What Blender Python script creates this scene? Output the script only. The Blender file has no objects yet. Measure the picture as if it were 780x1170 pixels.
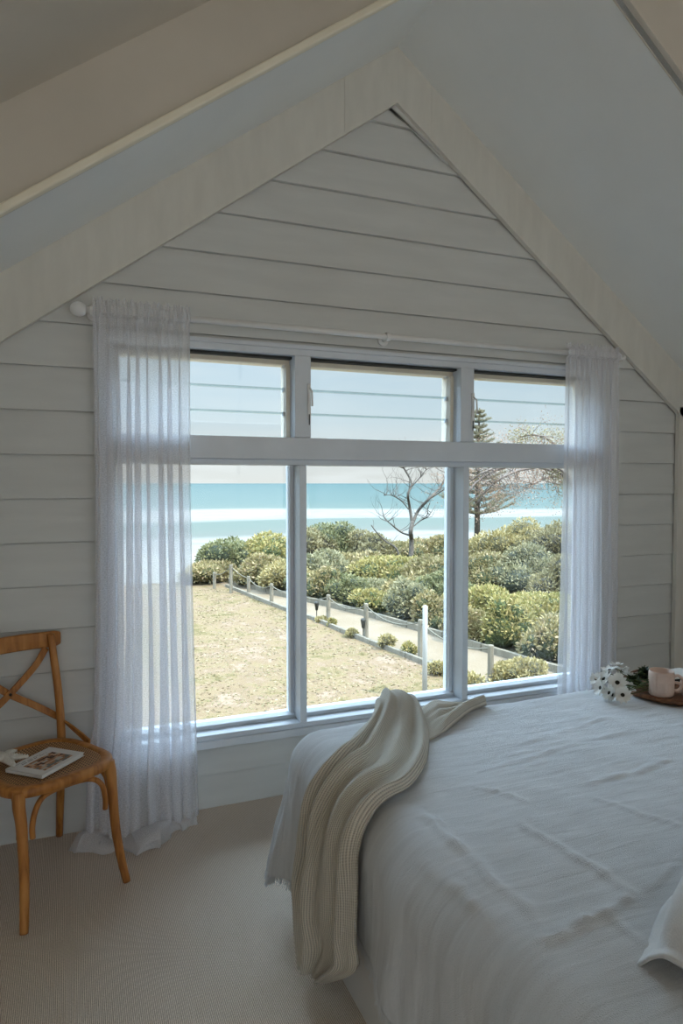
import bpy, bmesh, math, random
import numpy as np
from mathutils import Vector, Matrix, noise
sc = bpy.context.scene
COL = sc.collection
PI = math.pi
# ------------------------------------------------------------------ camera model
F_, CX, CY = 770., 390., 585.
YAW = math.atan(310/770.); PIT = math.atan(33/770.)
O = Vector((0, 0, 1.5))
fw = Vector((math.sin(YAW)*math.cos(PIT), math.cos(YAW)*math.cos(PIT), -math.sin(PIT)))
rt = Vector((math.cos(YAW), -math.sin(YAW), 0)); up = rt.cross(fw)
def at(px, py, y):
    d = fw + rt*((px-CX)/F_) - up*((py-CY)/F_); return O + d*(y/d.y)
def atz(px, py, z):
    d = fw + rt*((px-CX)/F_) - up*((py-CY)/F_); return O + d*((z-1.5)/d.z)
cam = bpy.data.cameras.new('camera'); co = bpy.data.objects.new('camera', cam); COL.objects.link(co)
cam.sensor_fit = 'VERTICAL'; cam.sensor_height = 36; cam.lens = 36*F_/1170; cam.clip_end = 30000; cam.clip_start = .01
m3 = Matrix((rt, up, -fw)).transposed(); co.matrix_world = Matrix.Translation(O) @ m3.to_4x4()
sc.camera = co
sc.view_settings.view_transform = 'Standard'; sc.view_settings.look = 'None'
sc.view_settings.gamma = 1; sc.view_settings.exposure = 0; sc.view_settings.use_curve_mapping = False
sc.cycles.max_bounces = 10; sc.cycles.diffuse_bounces = 6; sc.cycles.transparent_max_bounces = 24
sc.cycles.transmission_bounces = 6; sc.cycles.use_denoising = True; sc.cycles.sample_clamp_indirect = 6
sc.cycles.caustics_reflective = False; sc.cycles.caustics_refractive = False

# ------------------------------------------------------------------ helpers
def lin(c):
    return tuple(((v/255/12.92) if v/255 <= .04045 else ((v/255+.055)/1.055)**2.4) for v in c)
def rgb(r, g, b): return (*lin((r, g, b)), 1)
def ext(r, g, b, k=.225): return (*[v*k for v in lin((r, g, b))], 1)   # sunlit outdoor surfaces reflect far less than indoor paint
def obj(name, verts, faces, mat=None, parent=None, smooth=False, uvs=None):
    me = bpy.data.meshes.new(name); me.from_pydata([tuple(v) for v in verts], [], faces); me.update()
    if smooth: me.polygons.foreach_set('use_smooth', [True]*len(me.polygons))
    if uvs is not None:
        ul = me.uv_layers.new(name='UVMap')
        vi = np.zeros(len(me.loops), dtype=np.int32); me.loops.foreach_get('vertex_index', vi)
        ul.data.foreach_set('uv', np.array(uvs, dtype=np.float32)[vi].ravel())
    o = bpy.data.objects.new(name, me); COL.objects.link(o)
    if mat:
        for m in (mat if isinstance(mat, (list, tuple)) else [mat]): me.materials.append(m)
    if parent: o.parent = parent
    return o
class MB:
    def __init__(s): s.v = []; s.f = []; s.mi = []
    def add(s, v, f, mi=0):
        n = len(s.v); s.v += [tuple(p) for p in v]; s.f += [tuple(i+n for i in q) for q in f]; s.mi += [mi]*len(f)
    def box(s, x0, x1, y0, y1, z0, z1, mi=0):
        s.add([(x0,y0,z0),(x1,y0,z0),(x1,y1,z0),(x0,y1,z0),(x0,y0,z1),(x1,y0,z1),(x1,y1,z1),(x0,y1,z1)],
              [(0,3,2,1),(4,5,6,7),(0,1,5,4),(1,2,6,5),(2,3,7,6),(3,0,4,7)], mi)
    def prism(s, base, off, mi=0):   # polygon extruded by a vector
        n = len(base); off = Vector(off); b = [Vector(p) for p in base]
        s.add(b+[p+off for p in b], [tuple(range(n-1, -1, -1)), tuple(range(n, 2*n))]+[(i, (i+1) % n, n+(i+1) % n, n+i) for i in range(n)], mi)
    def tube(s, pts, rad, seg=8, mi=0, flat=None, cap=True):
        pts = [Vector(p) for p in pts]; n = len(pts)
        if not hasattr(rad, '__len__'): rad = [rad]*n
        vs = []; prev = None
        for i, p in enumerate(pts):
            t = (pts[min(i+1, n-1)]-pts[max(i-1, 0)]); t = t.normalized() if t.length > 1e-9 else Vector((0, 0, 1))
            if prev is None:
                a = Vector((0, 0, 1)) if abs(t.z) < .9 else Vector((1, 0, 0))
                u = t.cross(a).normalized()
            else: u = (prev - t*prev.dot(t)).normalized()
            prev = u; w = t.cross(u)
            r = rad[i]; ru, rw = (r, r) if not hasattr(r, '__len__') else r
            for k in range(seg):
                an = 2*PI*k/seg; vs.append(p+u*(math.cos(an)*ru)+w*(math.sin(an)*rw))
        fs = [(i*seg+k, i*seg+(k+1) % seg, (i+1)*seg+(k+1) % seg, (i+1)*seg+k) for i in range(n-1) for k in range(seg)]
        if cap: fs += [tuple(range(seg-1, -1, -1)), tuple((n-1)*seg+k for k in range(seg))]
        s.add(vs, fs, mi)
    def lathe(s, prof, c=(0, 0, 0), seg=24, mi=0, axis='z'):
        vs = []; c = Vector(c)
        for r, h in prof:
            for k in range(seg):
                a = 2*PI*k/seg
                q = (r*math.cos(a), r*math.sin(a), h) if axis == 'z' else (h, r*math.cos(a), r*math.sin(a))
                vs.append(c+Vector(q))
        n = len(prof)
        s.add(vs, [(i*seg+k, i*seg+(k+1) % seg, (i+1)*seg+(k+1) % seg, (i+1)*seg+k) for i in range(n-1) for k in range(seg)], mi)
    def build(s, name, mat, parent=None, smooth=False, bevel=0, auto=False):
        o = obj(name, s.v, s.f, mat, parent, smooth)
        if any(s.mi): o.data.polygons.foreach_set('material_index', s.mi)
        if bevel:
            b = o.modifiers.new('bevel', 'BEVEL'); b.width = bevel; b.segments = 2; b.limit_method = 'ANGLE'; b.angle_limit = .6
        return o
def catmull(P, n=8):
    P = [Vector(p) for p in P]; out = []
    Q = [P[0]*2-P[1]]+P+[P[-1]*2-P[-2]]
    for i in range(1, len(Q)-2):
        for k in range(n):
            t = k/n; a, b, c, d = Q[i-1:i+3]
            out.append(.5*((2*b)+(c-a)*t+(2*a-5*b+4*c-d)*t*t+(3*b-a-3*c+d)*t**3))
    out.append(P[-1]); return out
def interp(x, xs, ys): return float(np.interp(x, xs, ys))
def empty(name, loc, rz=0):
    o = bpy.data.objects.new(name, None); COL.objects.link(o); o.location = loc; o.rotation_euler = (0, 0, rz); o.empty_display_size = .1; return o
def tag(o, label, cat, group=None, kind=None):
    o['label'] = label; o['category'] = cat
    if group: o['group'] = group
    if kind: o['kind'] = kind
    return o
def struct(o): o['kind'] = 'structure'; return o
def copy_tree(o, parent=None):
    c = o.copy(); COL.objects.link(c); c.parent = parent
    for ch in [x for x in list(bpy.data.objects) if x.parent == o]: copy_tree(ch, c)
    return c

# ------------------------------------------------------------------ materials
def nt(name):
    m = bpy.data.materials.new(name); m.use_nodes = True; t = m.node_tree
    return m, t, t.nodes['Principled BSDF'], t.nodes['Material Output']
def N(t, typ, **kw):
    n = t.nodes.new(typ)
    for k, v in kw.items():
        if k.startswith('_'): setattr(n, k[1:], v)
        else: n.inputs[k.replace('__', ' ')].default_value = v
    return n
def ramp(t, src, stops, interp_='LINEAR'):
    r = t.nodes.new('ShaderNodeValToRGB'); cr = r.color_ramp; cr.interpolation = interp_
    while len(cr.elements) < len(stops): cr.elements.new(.5)
    for e, (p, c) in zip(cr.elements, stops): e.position = p; e.color = c
    t.links.new(src, r.inputs[0]); return r.outputs[0]
def coords(t, kind='Object', scale=(1, 1, 1), rot=(0, 0, 0)):
    tc = t.nodes.new('ShaderNodeTexCoord'); mp = t.nodes.new('ShaderNodeMapping')
    mp.inputs['Scale'].default_value = scale; mp.inputs['Rotation'].default_value = rot
    t.links.new(tc.outputs[kind], mp.inputs[0]); return mp.outputs[0]
def bump(t, b, src, strength=.3, dist=.01):
    n = N(t, 'ShaderNodeBump', Strength=strength, Distance=dist); t.links.new(src, n.inputs['Height']); t.links.new(n.outputs[0], b.inputs['Normal']); return n
def noisy(name, c1, c2, scale=8, rough=.6, bs=.15, bd=.004, stretch=(1, 1, 1), detail=6, spec=.3, bscale=None):
    m, t, b, o = nt(name); v = coords(t, 'Object', stretch)
    n = N(t, 'ShaderNodeTexNoise', Scale=scale, Detail=detail); t.links.new(v, n.inputs[0])
    t.links.new(ramp(t, n.outputs[0], [(.3, c1), (.7, c2)]), b.inputs['Base Color'])
    b.inputs['Roughness'].default_value = rough; b.inputs['Specular IOR Level'].default_value = spec
    n2 = N(t, 'ShaderNodeTexNoise', Scale=bscale or scale*6, Detail=4); t.links.new(v, n2.inputs[0]); bump(t, b, n2.outputs[0], bs, bd)
    return m
M = {}
M['siding'] = noisy('painted_siding', rgb(208, 208, 204), rgb(216, 216, 212), 3, .55, .25, .001, (1, 1, 6), bscale=60)
M['ceiling'] = noisy('ceiling_paint', rgb(234, 235, 232), rgb(239, 240, 237), 3, .7, .2, .001, bscale=120)
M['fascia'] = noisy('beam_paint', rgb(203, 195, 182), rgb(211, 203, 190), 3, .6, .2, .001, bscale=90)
M['bead_lit'] = noisy('bead_lit_paint', rgb(238, 230, 208), rgb(242, 235, 214), 5, .5, .1, .001)  # paler cream than the other trim: light on the underside put into the colour
M['trim'] = noisy('trim_paint', rgb(214, 210, 200), rgb(222, 218, 208), 5, .5, .3, .001, (4, 4, 1), bscale=40)
M['frame'] = noisy('window_frame_paint', rgb(214, 219, 224), rgb(222, 227, 232), 6, .35, .1, .0005, spec=.5)
M['louvre_frame'] = noisy('louvre_frame_metal', rgb(225, 215, 195), rgb(232, 223, 204), 6, .4, .1, .0005, spec=.5)
M['white'] = noisy('white_enamel', rgb(228, 226, 222), rgb(236, 234, 230), 6, .3, .05, .0005, spec=.5)
M['dark'] = noisy('dark_seal', rgb(40, 42, 40), rgb(55, 56, 52), 20, .5, .1, .0005)
def carpet():
    m, t, b, o = nt('ribbed_carpet'); v = coords(t, 'Object')
    w = N(t, 'ShaderNodeTexWave', Scale=60, Distortion=.6, Detail=2); w.inputs['Detail Scale'].default_value = 4; t.links.new(v, w.inputs[0])
    n = N(t, 'ShaderNodeTexNoise', Scale=220, Detail=3); t.links.new(v, n.inputs[0])
    n3 = N(t, 'ShaderNodeTexNoise', Scale=2.5, Detail=3); t.links.new(v, n3.inputs[0])
    mx = N(t, 'ShaderNodeMath', _operation='ADD'); t.links.new(w.outputs[1], mx.inputs[0]); t.links.new(n.outputs[0], mx.inputs[1])
    hf = N(t, 'ShaderNodeMath', _operation='MULTIPLY'); hf.inputs[1].default_value = .5; t.links.new(mx.outputs[0], hf.inputs[0])
    t.links.new(ramp(t, hf.outputs[0], [(.2, rgb(178, 159, 142)), (.55, rgb(228, 212, 195)), (.85, rgb(244, 230, 215))]), b.inputs['Base Color'])
    b.inputs['Roughness'].default_value = .95; b.inputs['Specular IOR Level'].default_value = .1
    bump(t, b, hf.outputs[0], .8, .004); return m
M['carpet'] = carpet()
def wood(name, c1, c2, c3, sc_=(1, 1, .12), scale=26, rough=.45):
    m, t, b, o = nt(name); v = coords(t, 'Object', sc_)
    n = N(t, 'ShaderNodeTexNoise', Scale=scale, Detail=8, Distortion=1.2); t.links.new(v, n.inputs[0])
    t.links.new(ramp(t, n.outputs[0], [(.3, c1), (.5, c2), (.72, c3)]), b.inputs['Base Color'])
    b.inputs['Roughness'].default_value = rough; bump(t, b, n.outputs[0], .15, .002); return m
M['oak'] = wood('honey_oak', rgb(142, 86, 32), rgb(178, 116, 52), rgb(200, 140, 72))
M['board'] = wood('dark_timber', rgb(84, 50, 28), rgb(118, 74, 44), rgb(146, 98, 62), (.25, 1, 1), 30, .5)
def rattan():
    m, t, b, o = nt('woven_rattan'); v = coords(t, 'Object', (1, 1, 1), (0, 0, PI/4))
    ck = N(t, 'ShaderNodeTexChecker', Scale=110); t.links.new(v, ck.inputs[0])
    w = N(t, 'ShaderNodeTexWave', Scale=34, Distortion=.3); t.links.new(v, w.inputs[0])
    w2 = N(t, 'ShaderNodeTexWave', Scale=34, Distortion=.3, _bands_direction='Y'); t.links.new(v, w2.inputs[0])
    mx = N(t, 'ShaderNodeMix', _data_type='FLOAT'); t.links.new(ck.outputs[1], mx.inputs[0]); t.links.new(w.outputs[1], mx.inputs[2]); t.links.new(w2.outputs[1], mx.inputs[3])
    t.links.new(ramp(t, mx.outputs[0], [(.1, rgb(78, 48, 24)), (.45, rgb(158, 110, 64)), (.9, rgb(214, 168, 116))]), b.inputs['Base Color'])
    b.inputs['Roughness'].default_value = .6; bump(t, b, mx.outputs[0], .6, .003); return m
M['rattan'] = rattan()
def cloth(name, c1, c2, fine=420, crinkle=.5, rot=.3, cs=(3, 26, 3), knit=False):
    m, t, b, o = nt(name); uv = coords(t, 'UV', cs, (0, 0, rot))
    n = N(t, 'ShaderNodeTexNoise', Scale=1.6, Detail=7, Distortion=.6); t.links.new(uv, n.inputs[0])
    uv2 = coords(t, 'UV'); n2 = N(t, 'ShaderNodeTexNoise', Scale=fine, Detail=2); t.links.new(uv2, n2.inputs[0])
    mx = N(t, 'ShaderNodeMix', _data_type='FLOAT'); mx.inputs[0].default_value = .35
    t.links.new(n.outputs[0], mx.inputs[2]); t.links.new(n2.outputs[0], mx.inputs[3])
    t.links.new(ramp(t, mx.outputs[0], [(.3, c1), (.7, c2)]), b.inputs['Base Color'])
    b.inputs['Roughness'].default_value = .9; b.inputs['Specular IOR Level'].default_value = .1
    b.inputs['Sheen Weight'].default_value = .2
    bump(t, b, mx.outputs[0], crinkle, .006); return m
M['linen'] = cloth('crinkled_linen', rgb(198, 198, 198), rgb(219, 220, 221), crinkle=1.0)
M['pillow'] = cloth('pillow_linen', rgb(214, 214, 214), rgb(232, 232, 232), crinkle=.35, cs=(8, 10, 8))
M['bedbase'] = cloth('bed_base_fabric', rgb(206, 202, 196), rgb(216, 212, 206), crinkle=.15, cs=(30, 30, 30))
def knit():
    m, t, b, o = nt('ribbed_knit'); uv = coords(t, 'UV')
    w = N(t, 'ShaderNodeTexWave', Scale=38, Distortion=.35, Detail=1); w.inputs['Detail Scale'].default_value = 20; t.links.new(uv, w.inputs[0])
    w2 = N(t, 'ShaderNodeTexWave', Scale=60, Distortion=1.0, _bands_direction='Y'); t.links.new(uv, w2.inputs[0])
    n = N(t, 'ShaderNodeTexNoise', Scale=260, Detail=2); t.links.new(uv, n.inputs[0])
    a = N(t, 'ShaderNodeMath', _operation='MULTIPLY_ADD'); a.inputs[1].default_value = .35; t.links.new(w2.outputs[1], a.inputs[0]); t.links.new(w.outputs[1], a.inputs[2])
    a2 = N(t, 'ShaderNodeMath', _operation='MULTIPLY_ADD'); a2.inputs[1].default_value = .5; t.links.new(n.outputs[0], a2.inputs[0]); t.links.new(a.outputs[0], a2.inputs[2])
    t.links.new(ramp(t, a2.outputs[0], [(.2, rgb(160, 153, 139)), (.8, rgb(190, 184, 171)), (1, rgb(212, 203, 188))]), b.inputs['Base Color'])
    b.inputs['Roughness'].default_value = .95; b.inputs['Specular IOR Level'].default_value = .1; bump(t, b, a2.outputs[0], .5, .004); return m
M['knit'] = knit()
def sheer():
    m, t, b, o = nt('sheer_linen'); t.nodes.remove(b)
    uv = coords(t, 'UV', (260, 260, 1)); n = N(t, 'ShaderNodeTexNoise', Scale=1, Detail=2); t.links.new(uv, n.inputs[0])
    tr = N(t, 'ShaderNodeBsdfTransparent'); tr.inputs[0].default_value = (1, 1, 1, 1)
    di = N(t, 'ShaderNodeBsdfDiffuse', Color=rgb(246, 245, 247)); tl = N(t, 'ShaderNodeBsdfTranslucent', Color=rgb(246, 246, 250))
    m1 = N(t, 'ShaderNodeMixShader'); m1.inputs[0].default_value = .40; t.links.new(di.outputs[0], m1.inputs[1]); t.links.new(tl.outputs[0], m1.inputs[2])
    m2 = N(t, 'ShaderNodeMixShader')
    mr = N(t, 'ShaderNodeMapRange'); mr.inputs['From Min'].default_value = .3; mr.inputs['From Max'].default_value = .7; mr.inputs['To Min'].default_value = .50; mr.inputs['To Max'].default_value = .74
    t.links.new(n.outputs[0], mr.inputs[0]); t.links.new(mr.outputs[0], m2.inputs[0])
    t.links.new(tr.outputs[0], m2.inputs[1]); t.links.new(m1.outputs[0], m2.inputs[2]); t.links.new(m2.outputs[0], o.inputs[0]); return m
M['sheer'] = sheer()
def glass():
    m, t, b, o = nt('clear_glass'); t.nodes.remove(b)
    tr = N(t, 'ShaderNodeBsdfTransparent'); tr.inputs[0].default_value = (.965, .985, .98, 1); gl = N(t, 'ShaderNodeBsdfGlossy', Roughness=.02)
    fr = N(t, 'ShaderNodeFresnel', IOR=1.35); mx = N(t, 'ShaderNodeMixShader')
    t.links.new(fr.outputs[0], mx.inputs[0]); t.links.new(tr.outputs[0], mx.inputs[1]); t.links.new(gl.outputs[0], mx.inputs[2]); t.links.new(mx.outputs[0], o.inputs[0]); return m
M['glass'] = glass()
def plain(name, c, rough=.6, spec=.3):
    c2 = tuple(min(1, v*1.12) for v in c[:3])+(1,)
    return noisy(name, c, c2, 30, rough, .1, .001, spec=spec)
def leafmat(name, stops, rough=.55, trans=.25):
    m, t, b, o = nt(name); g = N(t, 'ShaderNodeNewGeometry')
    c = ramp(t, g.outputs['Random Per Island'], stops); t.links.new(c, b.inputs['Base Color'])
    b.inputs['Roughness'].default_value = rough; b.inputs['Specular IOR Level'].default_value = .3
    tl = N(t, 'ShaderNodeBsdfTranslucent'); t.links.new(c, tl.inputs[0]); mx = N(t, 'ShaderNodeMixShader'); mx.inputs[0].default_value = trans
    t.links.new(b.outputs[0], mx.inputs[1]); t.links.new(tl.outputs[0], mx.inputs[2]); t.links.new(mx.outputs[0], o.inputs[0]); return m
LEAF = {
 'green':  leafmat('green_leaves', [(0, ext(156, 145, 95, .46)), (.45, ext(187, 172, 116, .46)), (.8, ext(217, 196, 141, .46)), (1, ext(241, 213, 172, .46))]),
 'bright': leafmat('bright_leaves', [(0, ext(159, 154, 90, .46)), (.5, ext(200, 186, 110, .46)), (1, ext(237, 213, 148, .46))]),
 'dark':   leafmat('dark_leaves', [(0, ext(126, 129, 87, .46)), (.5, ext(154, 155, 105, .46)), (1, ext(201, 193, 141, .46))]),
 'yellow': leafmat('yellow_leaves', [(0, ext(175, 160, 103, .46)), (.5, ext(208, 189, 125, .46)), (1, ext(234, 214, 157, .46))]),
 'olive':  leafmat('olive_leaves', [(0, ext(148, 136, 96, .46)), (.5, ext(177, 165, 117, .46)), (1, ext(215, 200, 151, .46))]),
 'grey':   leafmat('grey_leaves', [(0, ext(145, 142, 104, .46)), (.5, ext(182, 176, 131, .46)), (1, ext(223, 211, 168, .46))]),
 'pine':   leafmat('pine_needles', [(0, ext(141, 134, 103, .46)), (.5, ext(159, 150, 114, .46)), (1, ext(187, 172, 134, .46))]),
 'rust':   leafmat('rusty_leaves', [(0, ext(174, 140, 113, .46)), (.5, ext(201, 162, 132, .46)), (1, ext(230, 190, 160, .46))]),
 'fresh':  leafmat('dark_bouquet_leaves', [(0, rgb(30, 42, 26)), (.6, rgb(48, 62, 36)), (1, rgb(74, 88, 54))]),
}
M['twig'] = noisy('twig_bark', ext(96, 84, 62), ext(122, 110, 84), 14, .9, .3, .01)
M['deadwood'] = noisy('dead_wood', ext(132, 122, 110), ext(172, 160, 146), 9, .85, .3, .01)
M['pinkbark'] = noisy('pinkish_bark', ext(176, 158, 144), ext(206, 188, 176), 9, .9, .3, .02)
M['bark'] = noisy('tree_bark', ext(112, 98, 82), ext(146, 130, 112), 9, .9, .3, .02)
M['post'] = noisy('weathered_post', ext(160, 148, 126, .32), ext(196, 184, 160, .32), 12, .85, .3, .01, (1, 1, .2))
M['rope'] = noisy('rope_fibre', ext(186, 176, 150), ext(206, 198, 174), 40, .9, .3, .01)

# ------------------------------------------------------------------ room shell
D = 3.08; AX = 1.515; AZ = 3.625; SL = .733; SR = .755; XL = -.43; XRT = 3.49
def zc(x): return AZ-SL*(AX-x) if x < AX else AZ-SR*(x-AX)
WX0, WX1, WZ0, WZ1 = .155, 2.80, .30, 2.13
def siding_segments(z0, z1):
    # split at opening heights and at the height where the gable starts to narrow
    cuts = sorted({z0, z1, *[c for c in (WZ0, WZ1) if z0 < c < z1]}); return list(zip(cuts[:-1], cuts[1:]))
def gx(z): return max(XL, AX-(AZ-z)/SL), min(XRT, AX+(AZ-z)/SR)
mb = MB(); STEP = .183; k0 = .156
zs = [0.0]+[k0+STEP*i for i in range(20)]
for i in range(len(zs)-1):
    b0, b1 = zs[i], min(zs[i+1], AZ-.01)
    if b0 >= AZ-.02: break
    for s0, s1 in siding_segments(b0, b1-.006)+siding_segments(b1-.006, b1):
        groove = s0 >= b1-.0061
        y0 = D-.020+.016*(s0-b0)/STEP; y1 = D-.020+.016*(s1-b0)/STEP
        if groove: y0 = y1 = D+.003
        l0, r0 = gx(s0); l1, r1 = gx(s1)
        spans = [(l0, r0, l1, r1)]
        if s0 >= WZ0-1e-6 and s1 <= WZ1+1e-6: spans = [(l0, WX0, l1, WX0), (WX1, r0, WX1, r1)]
        for a, b_, c, d in spans:
            mb.add([(a, y0, s0), (b_, y0, s0), (d, y1, s1), (c, y1, s1), (a, D+.02, s0), (b_, D+.02, s0), (d, D+.02, s1), (c, D+.02, s1)],
                   [(0, 1, 2, 3), (0, 4, 5, 1), (3, 2, 6, 7), (1, 5, 6, 2), (0, 3, 7, 4), (4, 7, 6, 5)])
# outer skin of the wall with the opening
for (a, b_, c, d) in [(XL-.3, WX0, -.02, 2.2), (WX1, XRT+.3, -.02, 2.2), (WX0, WX1, -.02, WZ0)]:
    mb.box(a, b_, D+.02, D+.13, c, d)
mb.prism([(XL-.3, D+.02, 2.2), (XRT+.3, D+.02, 2.2), (XRT+.3, D+.02, zc(XRT)+.1), (AX, D+.02, AZ+.15), (XL-.3, D+.02, zc(XL)+.1)], (0, .11, 0))
struct(mb.build('wall_back', M['siding']))
# side walls of the gable bay (boarded as well)
def side_wall(name, x, sgn, y0, y1, top):
    mb = MB()
    for i in range(len(zs)-1):
        b0, b1 = zs[i], min(zs[i+1], top)
        if b0 >= top: break
        x0 = x-sgn*.020; x1 = x-sgn*(.020-.016*(b1-b0)/STEP)
        b1 -= .008; xg = x+sgn*.008
        mb.add([(xg, y0, b1), (xg, y1, b1), (xg, y1, b1+.008), (xg, y0, b1+.008)], [(0, 1, 2, 3)])
        mb.add([(x0, y0, b0), (x0, y1, b0), (x1, y1, b1), (x1, y0, b1), (x+sgn*.1, y0, b0), (x+sgn*.1, y1, b0), (x+sgn*.1, y1, b1), (x+sgn*.1, y0, b1)],
               [(0, 1, 2, 3), (0, 4, 5, 1), (3, 2, 6, 7), (1, 5, 6, 2), (0, 3, 7, 4), (4, 7, 6, 5)])
    return mb
mbr = side_wall('w', XRT+.02, 1, -3.4, D+.02, zc(XRT)+.05); struct(mbr.build('wall_right', M['siding']))
YL, YR = 2.48, 2.01          # where the bay's soffit meets the higher ceiling, left and right
mbl = side_wall('w', XL-.02, -1, YL, D+.02, zc(XL)+.05)
mbl.box(-1.4, XL-.02, YL, YL+.1, 0, 2.6)
mbl.box(-1.5, -1.4, -3.4, YL+.1, 0, 2.3)
struct(mbl.build('wall_left', M['siding']))
LIFT = .345
# bay soffit (left / right slopes) and the higher ceiling over the rest of the room
mb = MB()
XLc, XRc = XL-.12, XRT+.12
mb.prism([(XLc, YL, zc(XL)-SL*.12), (AX, YL, AZ), (AX, D+.02, AZ), (XLc, D+.02, zc(XL)-SL*.12)], (0, 0, .06))
mb.prism([(AX, YR, AZ), (XRc, YR, zc(XRc)), (XRc, D+.02, zc(XRc)), (AX, D+.02, AZ)], (0, 0, .06))
struct(mb.build('ceiling_bay', M['ceiling'])); bpy.data.objects['ceiling_bay'].name = 'ceiling'
mb = MB()
xl2 = -1.52
mb.prism([(xl2, -3.4, zc(xl2)+LIFT), (AX, -3.4, AZ+LIFT), (AX, YL+.02, AZ+LIFT), (xl2, YL+.02, zc(xl2)+LIFT)], (0, 0, .06))
mb.prism([(AX, -3.4, AZ+LIFT), (XRc, -3.4, zc(XRc)+LIFT), (XRc, YR+.02, zc(XRc)+LIFT), (AX, YR+.02, AZ+LIFT)], (0, 0, .06))
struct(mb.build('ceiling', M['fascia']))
# vertical faces between soffit and higher ceiling
mb = MB()
mb.prism([(-1.5, YL-.004, zc(-1.5)), (AX, YL-.004, AZ), (AX, YL-.004, AZ+LIFT), (-1.5, YL-.004, zc(-1.5)+LIFT)], (0, .034, 0))
mb.box(AX, AX+.03, YR, YL+.03, AZ-.02, AZ+LIFT)
mb.prism([(AX, YR-.004, AZ), (XRc, YR-.004, zc(XRc)), (XRc, YR-.004, zc(XRc)+LIFT), (AX, YR-.004, AZ+LIFT)], (0, .034, 0))
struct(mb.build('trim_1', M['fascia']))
# edge beads along the soffit
mb = MB()
mb.prism([(XLc, YL-.030, zc(XLc)-.010), (AX, YL-.030, AZ-.010), (AX, YL-.030, AZ+.026), (XLc, YL-.030, zc(XLc)+.026)], (0, .034, 0))
struct(mb.build('trim_2', M['bead_lit'], bevel=.006))
mb = MB()
mb.prism([(AX, YR-.018, AZ-.006), (XRc, YR-.018, zc(XRc)-.006), (XRc, YR-.018, zc(XRc)+.014), (AX, YR-.018, AZ+.014)], (0, .024, 0))
mb.prism([(AX, YR+.03, AZ-.004), (XRc, YR+.03, zc(XRc)-.004), (XRc, YR+.03, zc(XRc)+.01), (AX, YR+.03, AZ+.01)], (0, .006, 0))
struct(mb.build('trim_3', M['fascia'], bevel=.004))
# gable boards on the window wall
TW = .268; ty0, ty1 = D-.050, D-.021
def raking(x0, x1, name, y0=ty0):
    mb = MB(); mb.prism([(x0, y0, zc(x0)-TW), (x1, y0, zc(x1)-TW), (x1, y0, zc(x1)+.01), (x0, y0, zc(x0)+.01)], (0, ty1-y0, 0))
    return struct(mb.build(name, M['trim'], bevel=.001))
raking(XL, 1.2355, 'trim_4'); raking(1.236, AX, 'trim_5', ty0-.0006)
raking(AX, 1.7005, 'trim_6', ty0-.0006); raking(1.701, XRT, 'trim_7')
mb = MB(); mb.box(3.418, XRT+.0, ty0, ty1, 0, zc(3.418)-TW+.04); struct(mb.build('trim_8', M['trim'], bevel=.003))
mb = MB(); mb.box(XL, XL+.07, ty0, ty1, 0, zc(XL)-TW+.04); struct(mb.build('trim_9', M['trim'], bevel=.003))
mb = MB(); mb.box(XL-.15, XL+.012, YL-.024, YL-.001, 0, zc(XL)-.005); struct(mb.build('trim_11', M['trim'], bevel=.003))
# little scotia pieces left at the apex
mb = MB(); mb.prism([(AX-.03, D-.03, AZ-TW-.012), (AX+.30, D-.03, zc(AX+.30)-TW-.012), (AX+.30, D-.03, zc(AX+.30)-TW), (AX, D-.03, AZ-TW), (AX-.03, D-.03, AZ-TW-.022)], (0, .012, 0))
struct(mb.build('trim_10', M['siding']))
mb = MB(); mb.box(-1.5, 3.7, -3.5, D+.13, -.12, 0); struct(mb.build('floor', M['carpet']))
# unseen rear wall, its two window openings sized to shape the fill light
RW = [(-1.2, 1.0), (1.2, 3.4)]; rz0, rz1 = .95, 2.15
mb = MB()
mb.box(-1.5, 3.7, -3.5, -3.4, 0, rz0); mb.box(-1.5, 3.7, -3.5, -3.4, rz1, 2.2)
for a, b_ in [(-1.5, -1.2), (1.0, 1.2), (3.4, 3.7)]: mb.box(a, b_, -3.5, -3.4, rz0, rz1)
mb.prism([(-1.5, -3.5, 2.2), (3.7, -3.5, 2.2), (3.7, -3.5, 2.7), (AX, -3.5, AZ+LIFT+.1), (-1.5, -3.5, 2.2)][:4], (0, .1, 0))
struct(mb.build('wall_front', M['siding']))
for i, (a, b_) in enumerate(RW):
    mb = MB()
    for (x0, x1, z0, z1) in [(a, b_, rz0, rz0+.05), (a, b_, rz1-.05, rz1), (a, a+.05, rz0, rz1), (b_-.05, b_, rz0, rz1), ((a+b_)/2-.02, (a+b_)/2+.02, rz0, rz1)]:
        mb.box(x0, x1, -3.48, -3.38, z0, z1)
    w = struct(mb.build('window_%d' % (i+2), M['frame'], bevel=.003))

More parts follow.
